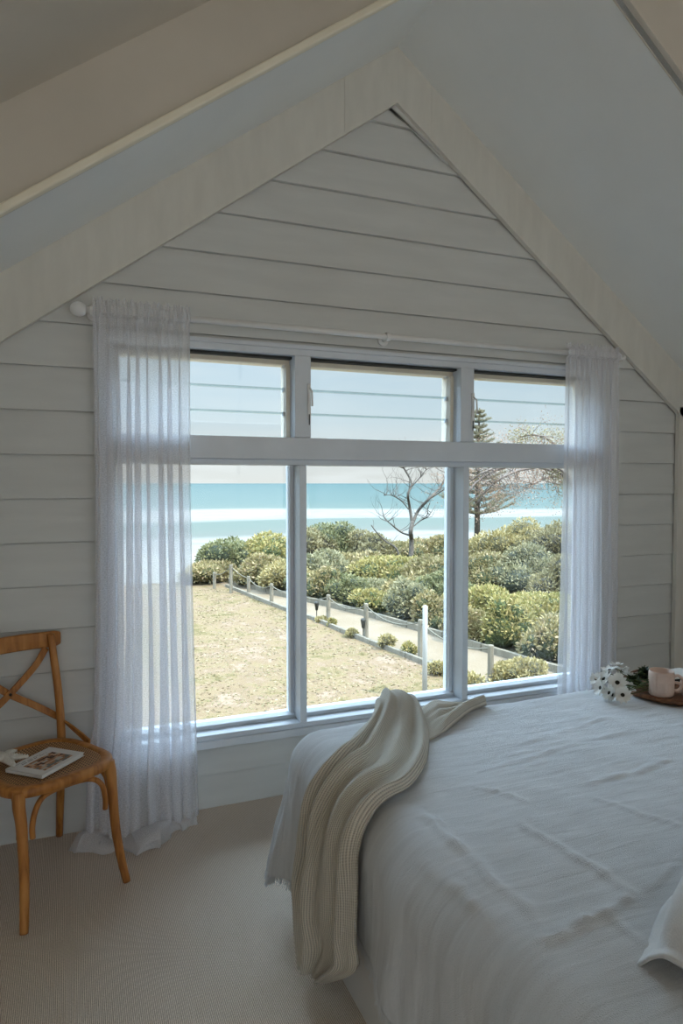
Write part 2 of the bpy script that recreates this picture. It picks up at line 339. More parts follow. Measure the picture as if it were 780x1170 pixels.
# ------------------------------------------------------------------ the big window
W = struct(empty('window_1', (0, 0, 0)))
FY = D-.035
mb = MB()
mb.box(WX0-.05, WX1+.06, FY, D+.13, 2.10, WZ1)          # head
mb.box(WX0-.05, WX1+.06, FY-.008, D+.0, WZ1, WZ1+.020)   # head moulding
mb.box(WX0-.05, WX0+.03, FY+.001, D+.129, WZ0+.022, 2.10); mb.box(WX1-.03, WX1+.06, FY+.001, D+.129, WZ0+.022, 2.10)
mb.build('window_frame', M['frame'], W, bevel=.003)
mb = MB(); mb.box(WX0-.06, WX1+.06, FY-.015, D+.14, WZ0-.012, WZ0+.022); mb.box(WX0, WX1, FY, D+.13, WZ0+.022, WZ0+.045); mb.box(WX0, WX1, D+.045, D+.14, WZ0+.045, WZ0+.062)
mb.build('window_sill', M['frame'], W, bevel=.003)
mb = MB(); mb.box(WX0+.03, WX1-.03, FY-.004, D+.13, 1.612, 1.715); mb.box(WX0+.03, WX1-.03, FY+.03, D+.10, 1.585, 1.612)
mb.build('transom', M['frame'], W, bevel=.003)
MX = [1.0285, 1.933]
for mx in MX:
    mb = MB(); mb.box(mx-.0415, mx+.0385, FY-.008, D+.13, 1.716, 2.099); mb.build('upper_mullion', M['frame'], W, bevel=.003)
    mb = MB(); mb.box(mx-.016, mx+.018, FY, D+.07, WZ0+.046, 1.584); mb.box(mx-.032, mx+.03, D+.07, D+.135, WZ0+.046, 1.584)
    mb.build('lower_mullion', M['frame'], W, bevel=.002)
bays = [(WX0+.03, MX[0]-.0415), (MX[0]+.0385, MX[1]-.0415), (MX[1]+.0385, WX1-.03)]
for a, b_ in bays:   # louvre frame set back in each upper bay
    mb = MB(); mb.box(a, b_, D+.04, D+.12, 2.066, 2.099); mb.box(a, a+.02, D+.03, D+.12, 1.716, 2.066); mb.box(b_-.02, b_, D+.03, D+.12, 1.716, 2.066)
    mb.build('louvre_frame', M['louvre_frame'], W, bevel=.002)
    mb = MB(); mb.box(a, b_, D+.0, D+.04, 2.088, 2.099); mb.build('seal', M['dark'], W)
    for z in (1.718, 1.834, 1.950):
        g = MB(); g.prism([(a+.022, D+.075, z-.002), (b_-.022, D+.075, z-.002), (b_-.022, D+.062, z+.122), (a+.022, D+.062, z+.122)], (0, .005, 0))
        g.build('louvre_blade', M['glass'], W)
        cl = MB()
        for x in (a+.020, b_-.026): cl.box(x, x+.006, D+.058, D+.088, z+.106, z+.126)
        cl.build('louvre_clip', M['frame'], W)
def thin_glass_edge():
    m, t, b, o = nt('glass_edge'); t.nodes.remove(b); tr = N(t, 'ShaderNodeBsdfTransparent'); tr.inputs[0].default_value = (.86, .90, .90, 1); di = N(t, 'ShaderNodeBsdfDiffuse', Color=rgb(190, 214, 212))
    mx = N(t, 'ShaderNodeMixShader'); mx.inputs[0].default_value = .12; t.links.new(tr.outputs[0], mx.inputs[1]); t.links.new(di.outputs[0], mx.inputs[2]); t.links.new(mx.outputs[0], o.inputs[0]); return m
M['glass_edge'] = thin_glass_edge()
for a, b_ in bays:
    for z in (1.838, 1.954):
        e = MB(); e.box(a+.022, b_-.022, D+.058, D+.078, z-.004, z+.004); e.build('blade_edge', M['glass_edge'], W)
lows = [(WX0+.03, MX[0]-.032), (MX[0]+.03, MX[1]-.032), (MX[1]+.03, WX1-.03)]
for a, b_ in lows:
    g = MB(); g.box(a, b_, D+.10, D+.105, WZ0+.06, 1.59); g.build('pane', M['glass'], W)
for mx in MX:        # louvre winders on the posts
    h = MB(); h.box(mx+.020, mx+.034, FY-.020, FY-.008, 1.80, 1.97); h.tube([(mx+.027, FY-.02, 1.95), (mx+.030, FY-.045, 1.93), (mx+.030, FY-.05, 1.86)], .005, 8)
    hh = h.build('handle', M['white'], W, bevel=.002)
    s = MB(); s.box(mx+.023, mx+.028, FY-.0215, FY-.0195, 1.775, 1.825); s.build('handle_slot', M['dark'], W)

# ------------------------------------------------------------------ curtain rod and curtains
RY, RZ = 3.0, 2.214
rod = empty('curtain_rod', (1.45, RY, RZ))
tag(rod, 'white wooden curtain rod with ball ends above the window', 'curtain rod')
def loc(o, parent): o.parent = parent; o.matrix_parent_inverse = Matrix.Translation(-parent.location); return o
mb = MB(); mb.tube([(.075, RY, RZ), (2.93, RY, RZ)], .0135, 16); loc(mb.build('pole', M['white'], smooth=True), rod)
mb = MB(); mb.tube([(2.925, RY, RZ), (2.945, RY, RZ), (2.950, RY, RZ)], [.017, .017, .012], 16); loc(mb.build('end_cap', M['white'], smooth=False), rod)
for x, s in ((.045, -1),):
    mb = MB(); prof = [(.0, -.034)]+[(.030*math.sin(a), -.034*math.cos(a)) for a in np.linspace(.25, 2.5, 12)]+[(.011, .030), (.010, .038), (.019, .041), (.021, .047), (.017, .053), (.0135, .056)]
    prof = [(r, -s*h) for r, h in prof]
    mb.lathe(prof, (x, RY, RZ), 20, axis='x'); loc(mb.build('finial', M['white'], smooth=True), rod)
for x in (.105, 1.452, 2.905):
    mb = MB(); mb.tube([(x, RY, RZ), (x, RY+.03, RZ-.006), (x, D-.02, RZ-.008)], .011, 12); mb.tube([(x, D-.032, RZ-.008), (x, D-.018, RZ-.008)], .028, 18)
    mb.tube([(x-.012, RY, RZ), (x+.012, RY, RZ)], .021, 16)
    loc(mb.build('bracket', M['white'], smooth=False, bevel=.003), rod)

def curtain(name, xl, xr, yb, nfold, seed, zbot, puddle=None, label='', zt=2.262):
    rnd = random.Random(seed); NU = 420; NV = 150
    ph = [rnd.uniform(0, 6.28) for _ in range(8)]
    verts = []; uvs = []
    zl = np.concatenate([np.linspace(zt, 2.19, 14), np.linspace(2.18, zbot, NV)])
    for j, z in enumerate(zl):
        h = (2.2-z)/2.2; a0, a1 = xl(z), xr(z)
        for i in range(NU+1):
            u = i/NU
            wob = .10*math.sin(2*PI*1.3*u+ph[0]+h*.8)+.05*math.sin(2*PI*3.1*u+ph[1]+h*1.7)
            uu = u+wob*.35*(.3+.7*max(h, 0))
            p = 2*PI*nfold*uu+ph[2]
            s = math.sin(p); amp = .010+.016*min(1, max(0, h)*1.2)
            fold = amp*(s+.35*math.sin(2*p+ph[3])+.30*math.sin(p*.37+ph[4]+1.1*h))
            # fine gathers near the heading
            g = math.exp(-max(0, 2.2-z)/.16); fine = .004*math.sin(2*PI*38*u+3*math.sin(9*u+ph[5]))*g+.0016*math.sin(2*PI*21*u+4*math.sin(5*u+ph[6]))
            side = (1.75-.55*min(1, max(0, h)*1.6))*amp*math.cos(p+.5+.5*math.sin(p*.37))*(1-.6*g)*min(1, math.sin(PI*min(1, max(0, u)))*4)**.7
            pinch = 1.0
            if z > 2.196 and z < 2.232: pinch = .25
            y = yb(z, u)-(fold*(1-.55*g)*pinch+fine)-(.020 if z < 2.232 and z > 2.19 else 0)
            zz = z
            if z > 2.25: zz = z+.006*math.sin(2*PI*23*u+ph[6])+.004*math.sin(2*PI*9*u+ph[7])
            x = a0+(a1-a0)*u+side*(a1-a0)/.42
            verts.append((x, y, zz)); uvs.append((u*.9, z))
    nv = len(zl)
    if puddle:
        K = 34
        prof = [(0, 1), (.10, .86), (.42, .80), (.80, .62), (1.0, .32), (.97, .10), (.80, .03), (.45, .02)]
        tt_ = np.linspace(0, 1, len(prof)); po = [q[0] for q in prof]; pz = [q[1] for q in prof]
        row = np.array(verts[(nv-1)*(NU+1):nv*(NU+1)]); kk = 22; pad = np.concatenate([np.repeat(row[:1], kk, 0), row, np.repeat(row[-1:], kk, 0)]); cs = np.cumsum(np.vstack([np.zeros(3), pad]), 0); srow = (cs[2*kk+1:]-cs[:-2*kk-1])/(2*kk+1)
        for k in range(1, K+1):
            t = k/K; fo = interp(t, tt_, po); fz = interp(t, tt_, pz)
            for i in range(NU+1):
                u = i/NU; q_ = min(1, t*2.2)*.85; b = row[i]*(1-q_)+srow[i]*q_
                out, side, roll = puddle(u)
                lump = 1+.22*math.sin(17*u+ph[1])+.14*math.sin(31*u+ph[2]+3*t)
                z = fz*zbot+(roll*lump)*math.sin(PI*min(1, t*1.05))**1.0*(.5+.5*math.cos(11*u+2*t+ph[3]))
                verts.append((b[0]+side*math.sin(t*PI/2)+.006*math.sin(21*u+5*t)*t, b[1]-out*fo*lump-.004*math.sin(40*u+6*t)*min(1, t*3), max(.004, z))); uvs.append((u*.9, -t*.25))
        nv += K
    faces = [(j*(NU+1)+i, j*(NU+1)+i+1, (j+1)*(NU+1)+i+1, (j+1)*(NU+1)+i) for j in range(nv-1) for i in range(NU)]
    o = obj(name, verts, faces, M['sheer'], None, True, uvs); tag(o, label, 'curtain'); return o
curtain('curtain', lambda z: interp(z, [0, .25, .5, .9, 1.4, 2.3], [.035, .045, .075, .09, .098, .098]),
        lambda z: interp(z, [0, .3, .8, 1.5, 2.3], [.50, .498, .492, .486, .492]),
        lambda z, u: RY-.02-.045*max(0, (1.4-z)/1.4)**1.4 - (max(0, .35-z)*.20*math.sin(PI*min(1, u*1.1))), 9.5, 5, .05,
        puddle=lambda u: (interp(u, [0, .12, .28, .42, .52, .6, .75, 1], [.05, .075, .06, .17, .15, .09, .03, .02]), interp(u, [0, .3, .6, 1], [-.07, -.02, .02, .0]), interp(u, [0, .1, .2, .5, .62, .8, 1], [.045, .05, .02, .05, .06, .02, .01])),
        label='sheer white linen curtain at the left of the window, pooling on the carpet')
curtain('curtain', lambda z: interp(z, [.3, 1, 2.3], [2.50, 2.515, 2.522]), lambda z: interp(z, [.3, .9, 1.5, 2.3], [2.885, 2.90, 2.895, 2.885]),
        lambda z, u: RY-.02-.02*max(0, (1.2-z)), 7.5, 11, .03, label='sheer white curtain at the right of the window, hanging behind the bed')

# ------------------------------------------------------------------ bed
XC, XR_, YN, YF, R_, ZT = .82, 2.50, .20, 2.18, .12, .625
def bedS(a, b, lift=0):
    """unfolded cloth point -> draped position and normal"""
    qx = min(max(a, XC), XR_); qy = min(max(b, YN), YF); vx, vy = a-qx, b-qy; d = math.hypot(vx, vy)
    if d < 1e-9: return Vector((a, b, ZT+lift))
    nx, ny = vx/d, vy/d; q = R_*PI/2
    cor = abs(nx*ny)*2
    dm = max(abs(vx), abs(vy)); d = d*(dm/d)**.75
    if d < q: o = R_*math.sin(d/R_); dr = R_*(1-math.cos(d/R_)); nh = math.sin(d/R_); nz = math.cos(d/R_)
    else:
        o = R_+(d-q)*(.04+.20*cor); dr = R_+(d-q)*(1-.04*cor); nh, nz = 1, .04
    return Vector((qx+nx*o+nx*nh*lift, qy+ny*o+ny*nh*lift, ZT-dr+nz*lift))
bed = empty('bed', (1.65, 1.25, 0))
tag(bed, 'upholstered bed base and mattress under the white linen spread', 'bed')
mb = MB()
def rrect(x0, x1, y0, y1, r, z, n=8):
    out = []
    for cx, cy, a0 in ((x1-r, y1-r, 0), (x0+r, y1-r, PI/2), (x0+r, y0+r, PI), (x1-r, y0+r, 1.5*PI)):
        for k in range(n+1): a = a0+PI/2*k/n; out.append((cx+r*math.cos(a), cy+r*math.sin(a), z))
    return out
def rbox(x0, x1, y0, y1, r, zlist, mb):
    rings = [rrect(x0+i, x1-i, y0+i, y1-i, r, z) for z, i in zlist]; n = len(rings[0]); vs = [p for q in rings for p in q]
    fs = [(j*n+k, j*n+(k+1) % n, (j+1)*n+(k+1) % n, (j+1)*n+k) for j in range(len(rings)-1) for k in range(n)]
    fs += [tuple(range(n-1, -1, -1)), tuple((len(rings)-1)*n+k for k in range(n))]; mb.add(vs, fs)
rbox(.738, 2.56, .24, 2.275, .07, [(.0, .003), (.006, 0), (.33, 0), (.335, .006)], mb); loc(mb.build('bed_base', M['bedbase']), bed)
mb = MB(); rbox(.745, 2.555, .245, 2.265, .07, [(.335, .01), (.35, 0), (.53, 0), (.56, .02), (.575, .06)], mb); loc(mb.build('mattress', M['bedbase']), bed)
mb = MB(); mb.box(.70, 2.60, .12, .20, 0, 1.05); loc(mb.build('headboard', M['bedbase'], bevel=.02), bed)
# bedspread
def creases(a, b):
    z = 0
    z += .007*noise.noise(Vector((a*2.2, b*2.2, 3)))+.0045*noise.noise(Vector((a*6+b*3, b*5-a*2, 7)))+.0022*noise.noise(Vector((a*10+b*8, b*34-a*12, 9)))
    # folded-sheet creases and drag lines
    for (x0, y0, x1, y1, w, h) in CR:
        dx, dy = x1-x0, y1-y0; L = math.hypot(dx, dy); t = ((a-x0)*dx+(b-y0)*dy)/L/L
        if -.1 < t < 1.1:
            wob = .012*noise.noise(Vector((t*6, x0*9, 1)))
            dist = abs(((a-x0)*dy-(b-y0)*dx)/L+wob); e = max(0, min(1, (t+.1)*5))*max(0, min(1, (1.1-t)*5))
            z += h*e*math.exp(-(dist/w)**2)*(.6+.6*noise.noise(Vector((t*9, y0*7, 4))))
    return z
def gp(px, py): p = atz(px, py, ZT); return (p.x, p.y)
CR = []
for (p, q, w, h) in [((600, 945), (720, 1020), .012, .008), ((480, 930), (610, 1050), .016, .009), ((660, 900), (770, 870), .010, .005), ((680, 915), (775, 945), .010, .005),
                     ((600, 1085), (725, 1030), .012, .007), ((545, 900), (600, 915), .009, .006), ((700, 820), (600, 850), .010, .004), ((480, 980), (560, 1045), .014, .007),
                     ((640, 1075), (780, 990), .009, .005), ((555, 880), (720, 835), .008, .004), ((690, 1045), (760, 1100), .01, .004)]:
    CR.append((*gp(*p), *gp(*q), w, h*1.5))
A0, A1, B0, B1 = .0, 2.95, .0, 2.62
NA, NB = 300, 270
def left_edge(b): return interp(b, [0, 1.2, 1.45, 1.62, 1.75, 2.05, 2.3, 2.62], [.33, .38, .40, .425, .36, .30, .25, .24])
verts = []; uvs = []
for j in range(NB+1):
    b = B0+(B1-B0)*j/NB
    for i in range(NA+1):
        s = i/NA; l = left_edge(b)+.004*noise.noise(Vector((b*30, 0, 5))); a = l+(A1-l)*s
        hang = max(0, math.hypot(min(0, a-XC), max(0, b-YF))-.10)
        cz = creases(a, b)
        if hang > 0:
            key = b if b < YF else YF+.3*math.atan2(b-YF, max(.01, XC-a))
            cz += hang*(.045*math.sin(key*15+.9*math.sin(key*7))+.028*math.sin(key*31+1.3+a*4)+.02)
            cz += .012*noise.noise(Vector((key*10, a*5, 2)))*min(1, hang*6)
            cz = max(cz, -.012)
        p = bedS(a, b, cz+.002)
        verts.append(p); uvs.append((a, b))
faces = [(j*(NA+1)+i, j*(NA+1)+i+1, (j+1)*(NA+1)+i+1, (j+1)*(NA+1)+i) for j in range(NB) for i in range(NA)]
spread = obj('bedspread', verts, faces, M['linen'], None, True, uvs)
tag(spread, 'white crinkled linen bedspread with frayed hem covering the bed', 'bedspread')
mod = spread.modifiers.new('thick', 'SOLIDIFY'); mod.thickness = .0025; mod.offset = 1
# frayed fringe along the hem
mb = MB(); rnd = random.Random(3)
for j in range(0, NB*5):
    f = j/5; j0 = int(f); 
    if j0 >= NB: break
    p = Vector(verts[j0*(NA+1)]).lerp(Vector(verts[(j0+1)*(NA+1)]), f-j0); q = Vector(verts[j0*(NA+1)+1]); d = (p-q); 
    if p.y < .9: continue
    d = Vector((rnd.uniform(-.3, .3), rnd.uniform(-.45, .45), -1)).normalized()*rnd.uniform(.018, .034)
    w = Vector((0, .0032, 0)); mb.add([p-w+Vector((-.001, 0, .004)), p+w+Vector((-.001, 0, .004)), p+d+w*.5+Vector((-.003, 0, 0)), p+d-w*.5+Vector((-.003, 0, 0))], [(0, 1, 2, 3)])
fr = mb.build('fringe', M['linen'], spread)

# knitted throw ------------------------------------------------------------
Lc = [(1.05, 2.26), (1.0, 2.19), (.90, 2.09), (.80, 1.975), (.72, 1.90), (.655, 1.90), (.54, 1.935), (.42, 1.975), (.31, 2.0), (.22, 1.95), (.165, 1.88)]
Rc = [(1.21, 2.26), (1.17, 2.10), (1.10, 1.95), (1.0, 1.79), (.875, 1.655), (.765, 1.60), (.70, 1.575), (.60, 1.545), (.47, 1.53), (.40, 1.51), (.25, 1.68)]
NS, NTt = 170, 130
def sm(P, s):
    n = len(P)-1; x = s*n; i = min(int(x), n-1); t = x-i
    g = lambda k: Vector(P[min(max(k, 0), n)])
    a, b, c, d = g(i-1), g(i), g(i+1), g(i+2)
    return .5*((2*b)+(c-a)*t+(2*a-5*b+4*c-d)*t*t+(3*b-a-3*c+d)*t**3)
verts = []; uvs = []
Lc = [Vector(p) for p in Lc]; Rc = [Vector(p) for p in Rc]
for j in range(NS+1):
    s = j/NS; l = sm(Lc, s); r = sm(Rc, s)
    for i in range(NTt+1):
        t = i/NTt; ab = l.lerp(r, t)
        ridge = 0
        for c, w, h in ((interp(s, [0, .3, 1], [.10, .14, .10]), .055, .036), (interp(s, [0, .4, 1], [.30, .36, .34]), .07, .040),
                        (interp(s, [0, .4, 1], [.62, .66, .62]), .10, .030), (interp(s, [0, .5, 1], [.93, .90, .86]), .06, .034)):
            ridge += h*(.75+.5*noise.noise(Vector((s*3, c*9, 1))))*math.exp(-((t-c-.035*math.sin(s*7+c*5))/w)**2)
        ridge += .014*noise.noise(Vector((t*4.5, s*5, 2)))+.008*noise.noise(Vector((t*9, s*8, 6)))
        sc1 = interp(s, [0, .12, .35, .7, 1], [.35, .9, 1.1, 1, .8])
        hump = .085*math.exp(-((s-.02)/.12)**2)*math.sin(PI*min(1, max(0, t*.92+.04)))**.6
        edge = min(1, min(t, 1-t)*18)
        h = .016+edge*(.006+ridge*sc1)+hump
        ab2 = (ab.x, ab.y)
        p = bedS(ab2[0], ab2[1], h+interp(ab.x, [.25, .5, .7, 1.0], [.035, .026, .018, 0]))
        verts.append(p); uvs.append((t*.62, s*1.05))
faces = [(j*(NTt+1)+i, j*(NTt+1)+i+1, (j+1)*(NTt+1)+i+1, (j+1)*(NTt+1)+i) for j in range(NS) for i in range(NTt)]
throw = obj('knitted_throw', verts, faces, M['knit'], None, True, uvs)
tag(throw, 'beige ribbed knit throw draped over the far corner of the bed', 'throw blanket')
mod = throw.modifiers.new('thick', 'SOLIDIFY'); mod.thickness = .010; mod.offset = 1
# the tail of the throw lying towards the right
T1 = [Vector(p) for p in [(1.13, 2.26), (1.24, 2.255), (1.34, 2.25), (1.42, 2.245), (1.49, 2.235)]]
T2 = [Vector(p) for p in [(1.09, 1.95), (1.16, 1.985), (1.26, 2.06), (1.38, 2.15), (1.49, 2.20)]]
verts = []; uvs = []; NS2, NT2 = 60, 50
for j in range(NS2+1):
    s = j/NS2; l = sm(T1, s); r = sm(T2, s)
    for i in range(NT2+1):
        t = i/NT2; ab = l.lerp(r, t)
        h = .014+.022*math.exp(-((t-.88)/.12)**2)*min(1, max(0, s-.25)*4)+.016*math.exp(-((t-.35)/.25)**2)*(1-s)+.004*math.sin(t*38)*(1-s*.5)
        h += .030*math.exp(-((s-.2)/.28)**2)*math.exp(-((t-.2)/.4)**2)
        h = .004+(h-.004)*min(1, max(0, s-.18)*5)
        if i in (0, NT2): h = .006
        verts.append(bedS(ab.x, ab.y, h+.004)); uvs.append((t*.5+.7, s*.34))
faces = [(j*(NT2+1)+i, j*(NT2+1)+i+1, (j+1)*(NT2+1)+i+1, (j+1)*(NT2+1)+i) for j in range(NS2) for i in range(NT2)]
tl = obj('throw_tail', verts, faces, M['knit'], throw, True, uvs)
mod = tl.modifiers.new('thick', 'SOLIDIFY'); mod.thickness = .008; mod.offset = 1

# pillow
def pillow(name, L, Wd, T, flange, label):
    n = 60; top = []; bot = []; uvs = []
    for j in range(n+1):
        for i in range(n+1):
            u, v = -1+2*i/n, -1+2*j/n
            k = .93-.07*(abs(u)*abs(v))**1.0
            x = u*L/2*(1-.05*(1-v*v)*0 - .05*(1-u*u*0)*(v*v*0)); y = v*Wd/2
            x *= 1-.06*(1-abs(v)**3)*abs(u)**4*-1*0; 
            fu = max(0, 1-(abs(u)/(1-2*flange/L))**2.6); fv = max(0, 1-(abs(v)/(1-2*flange/Wd))**2.6)
            h = T/2*(fu*fv)**.45
            w = .004*noise.noise(Vector((u*5, v*5, 1)))+.003*noise.noise(Vector((u*11, v*11, 5)))
            e = .010*math.sin(u*9)*abs(v)**6+.012*math.sin(v*11)*abs(u)**6
            top.append((x, y, h+.003+w+e)); bot.append((x, y, -h*.8-.003+w*.5+e)); uvs.append((x, y))
    m = (n+1)**2
    F = [(j*(n+1)+i, j*(n+1)+i+1, (j+1)*(n+1)+i+1, (j+1)*(n+1)+i) for j in range(n) for i in range(n)]
    Bk = [tuple(m+k for k in reversed(f)) for f in F]
    rim = [i for i in range(n+1)]+[(j)*(n+1)+n for j in range(1, n+1)]+[n*(n+1)+i for i in range(n-1, -1, -1)]+[j*(n+1) for j in range(n-1, 0, -1)]
    S = [(rim[(k+1) % len(rim)], rim[k], m+rim[k], m+rim[(k+1) % len(rim)]) for k in range(len(rim))]
    o = obj(name, top+bot, F+Bk+S, M['pillow'], None, True, uvs+uvs); tag(o, label, 'pillow'); return o
pl = pillow('pillow', .72, .48, .27, .04, 'white pillow with stitched flange at the right near side of the bed')
c0 = Vector((.935, .905, ZT+.012)); ang = math.radians(16)
tilt = Matrix.Rotation(ang, 4, 'Z') @ Matrix.Rotation(math.radians(-22), 4, 'X') @ Matrix.Rotation(math.radians(-8), 4, 'Y')
pl.matrix_world = Matrix.Translation(c0) @ tilt @ Matrix.Translation((.36, -.23, 0))
pl['_'] = 0; del pl['_']

# ------------------------------------------------------------------ tray, mug, flowers
tz = ZT+.008
tr_c = (2.33, 2.06)
tray = empty('wooden_tray', (tr_c[0], tr_c[1], tz)); tag(tray, 'round dark wooden tray on the far right of the bed', 'tray')
mb = MB(); mb.lathe([(0, 0), (.20, 0), (.214, .004), (.218, .012), (.214, .020), (.206, .022), (.200, .019), (0, .019)], seg=64); mb.build('tray_board', M['board'], tray, smooth=True)
for sx in (1, -1):
    mb = MB(); mb.tube(catmull([(.06, sx*.185, .019), (.05, sx*.19, .030), (0, sx*.197, .035), (-.05, sx*.19, .030), (-.06, sx*.185, .019)], 6), .005, 8); mb.build('handle', M['board'], tray, smooth=True)
tt = tz+.0195
def mug_mat():
    m, t, b, o = nt('blush_glaze'); v = coords(t, 'Object'); n = N(t, 'ShaderNodeTexNoise', Scale=30, Detail=3); t.links.new(v, n.inputs[0])
    t.links.new(ramp(t, n.outputs[0], [(.3, rgb(208, 180, 164)), (.7, rgb(222, 196, 180))]), b.inputs['Base Color']); b.inputs['Roughness'].default_value = .35; return m
M['mug'] = mug_mat()
def mug(name, x, y, rz, label, r=.047, h=.100):
    e = empty(name, (x, y, tt), rz); tag(e, label, 'mug')
    seg = 96; mb = MB(); vs = []; prof = [(0, 0), (r*.86, 0), (r*.97, .006), (r, .016), (r, h-.014), (r*.99, h-.004), (r*.97, h), (r*.92, h-.003), (r*.90, .014), (r*.8, .008), (0, .008)]
    for q, (rr, hh) in enumerate(prof):
        for k in range(seg):
            a = 2*PI*k/seg; rb = rr*(1+(.022*math.cos(a*32) if q in (3, 4) else 0)); vs.append((rb*math.cos(a), rb*math.sin(a), hh))
    mb.add(vs, [(i*seg+k, i*seg+(k+1) % seg, (i+1)*seg+(k+1) % seg, (i+1)*seg+k) for i in range(len(prof)-1) for k in range(seg)])
    mb.build('cup', M['mug'], e, smooth=True)
    mb = MB(); mb.tube(catmull([(r-.004, 0, h*.76), (r+.018, 0, h*.80), (r+.034, 0, h*.62), (r+.034, 0, h*.40), (r+.016, 0, h*.20), (r-.004, 0, h*.22)], 8), (.0062), 10)
    mb.build('handle', M['mug'], e, smooth=True); return e
pm = atz(755, 794, tt); mug('mug', pm.x, pm.y, math.radians(-28), 'blush pink ribbed mug standing on the tray beside the daisies')
pb = atz(789, 794, tt)+Vector((.015, .015, 0))
mg2 = mug('mug', pb.x-.015, pb.y-.015, math.radians(140), 'pale ribbed mug cut off by the right picture edge', .040, .055)
dk = plain('dark_cover', rgb(48, 46, 42)); pg = plain('book_paper', rgb(222, 220, 214))
mb = MB(); bc = atz(769, 783, tt); rbox(bc.x, bc.x+.16, bc.y, bc.y+.11, .004, [(0, 0), (.030, 0)], mb)
bk = mb.build('notebook_block', pg); bk.name = 'book'
for v in bk.data.vertices: v.co.z = v.co.z*1.0+tt
tag(bk, 'white book standing behind the mug on the tray', 'book')
mb = MB(); mb.box(bc.x-.002, bc.x+.16, bc.y-.002, bc.y-.0005, tt+.001, tt+.024); mb.build('cover', dk, bk)

M['petal'] = plain('white_petal', rgb(234, 232, 226), .6); M['eye'] = plain('dark_flower_eye', rgb(38, 34, 24), .8); M['stem'] = plain('green_stem', rgb(70, 84, 46), .6)
def petals_mesh(r, n, seed, cup=.25):
    rnd = random.Random(seed); mb = MB()
    for ring in range(2):
        for k in range(n):
            a = 2*PI*(k+.5*ring)/n+rnd.uniform(-.06, .06); L = r*rnd.uniform(.92, 1.04)*(1 if ring == 0 else .86); w = r*.165; ce, se = math.cos(a), math.sin(a); vs = []
            lift = cup*(1+.5*ring)*rnd.uniform(.3, 1.7)
            for q, (t, ww) in enumerate([(.12, .35), (.35, .8), (.6, 1.), (.85, .85), (1, .3)]):
                zz = L*(lift*t*t+.05*ring); x = L*t
                for s_, dz in ((-1, .03), (0, 0), (1, .03)):
                    yy = s_*w*ww; vs.append((x*ce-yy*se, x*se+yy*ce, zz+dz*r))
            mb.add(vs, [(i*3+j, i*3+j+1, (i+1)*3+j+1, (i+1)*3+j) for i in range(4) for j in range(2)])
    return mb
def daisy(p, nrm, r, stem_to, label, group=None, seed=0):
    e = empty('daisy', p); q = Vector(nrm).normalized().to_track_quat('Z', 'Y'); tag(e, label, 'flower', group)
    e.rotation_mode = 'QUATERNION'; e.rotation_quaternion = q
    petals_mesh(r, 11, seed).build('petals', M['petal'], e, smooth=True)
    mb = MB(); mb.lathe([(0, .0)]+[(r*.24*math.sin(a), r*.03+r*.14*math.cos(a)) for a in np.linspace(PI/2, 0, 6)], seg=16); mb.build('flower_centre', M['eye'], e, smooth=True)
    inv = q.inverted(); s = inv @ (Vector(stem_to)-Vector(p)); mb = MB(); mb.tube(catmull([(0, 0, -.001), (0, 0, -.015), tuple(s*.5+Vector((0, 0, -.008))), tuple(s)], 5), .0018, 6)
    mb.build('stem', M['stem'], e, smooth=True); return e
toc = lambda p: (O-Vector(p)).normalized()
hubp = atz(742, 790, tt+.012)
def fl(px, py, dy, r, nx, nz, label, group=None, seed=0):
    p = at(px, py, dy); n = toc(p)*(1 if group is None else -.15)+Vector((nx, 0, nz)); p.z = max(p.z, ZT+.02+r*.45); daisy(p, n, r, hubp+Vector((0, 0, .004*seed)), label, group, seed)
fl(705, 780, 2.075, .040, 0, .25, 'white daisy with dark eye facing forward, uppermost of the two', None, 1)
fl(711, 796, 2.03, .036, .05, .15, 'white daisy with dark eye facing forward, the lower one on the bedspread', None, 2)
G = 'white daisies massed behind the two forward ones'; LB = 'white daisy tucked into the bunch behind the two dark-eyed ones'
for i, (px, py, dy, r, nx, nz) in enumerate([(690, 776, 2.13, .038, -.7, .6), (696, 766, 2.15, .036, -.3, .9), (710, 765, 2.16, .034, .1, 1.2), (686, 786, 2.10, .036, -.9, .3),
        (696, 792, 2.07, .036, -.6, .3), (718, 772, 2.12, .030, .6, .8), (703, 760, 2.19, .032, 0, 1.4), (700, 799, 2.05, .030, -.5, .2), (718, 786, 2.09, .032, .6, .4), (681, 776, 2.16, .030, -1.2, .8)]):
    fl(px, py, dy, r, nx, nz, LB, G, 3+i)
def sprig(p, dirv, n, L, seed, label, group):
    rnd = random.Random(seed); e = empty('leafy_sprig', p); tag(e, label, 'foliage', group); d = Vector(dirv).normalized(); mb = MB(); lv = MB()
    pts = [d*(L*t)+Vector((0, 0, .02*math.sin(t*2))) for t in np.linspace(0, 1, 6)]; mb.tube(pts, .0018, 6); mb.build('stem', M['stem'], e, smooth=True)
    for k in range(n):
        b = d*(L*rnd.uniform(.05, 1)); q = Vector((rnd.uniform(-1, 1), rnd.uniform(-1, 1), rnd.uniform(-.15, 1))).normalized(); s = q.cross(Vector((0, 0, 1))).normalized(); l = rnd.uniform(.020, .034); w = l*.42
        up_ = s.cross(q)
        lv.add([b, b+q*l*.4+s*w+up_*.002, b+q*l+up_*-.003, b+q*l*.4-s*w+up_*.002], [(0, 1, 2, 3)])
    lv.build('leaves', LEAF['fresh'], e); return e
for i, (px, py, dy) in enumerate([(722, 780, 2.13), (729, 776, 2.15), (736, 778, 2.14), (728, 786, 2.10)]):
    p = at(px, py, dy); p.z = max(p.z, tt+.008); sprig(p, (.5-.3*i, -.1, .35), 64, .05, 20+i, 'dark green leafy sprig lying between the daisies and the mug', 'dark sprigs beside the daisies')

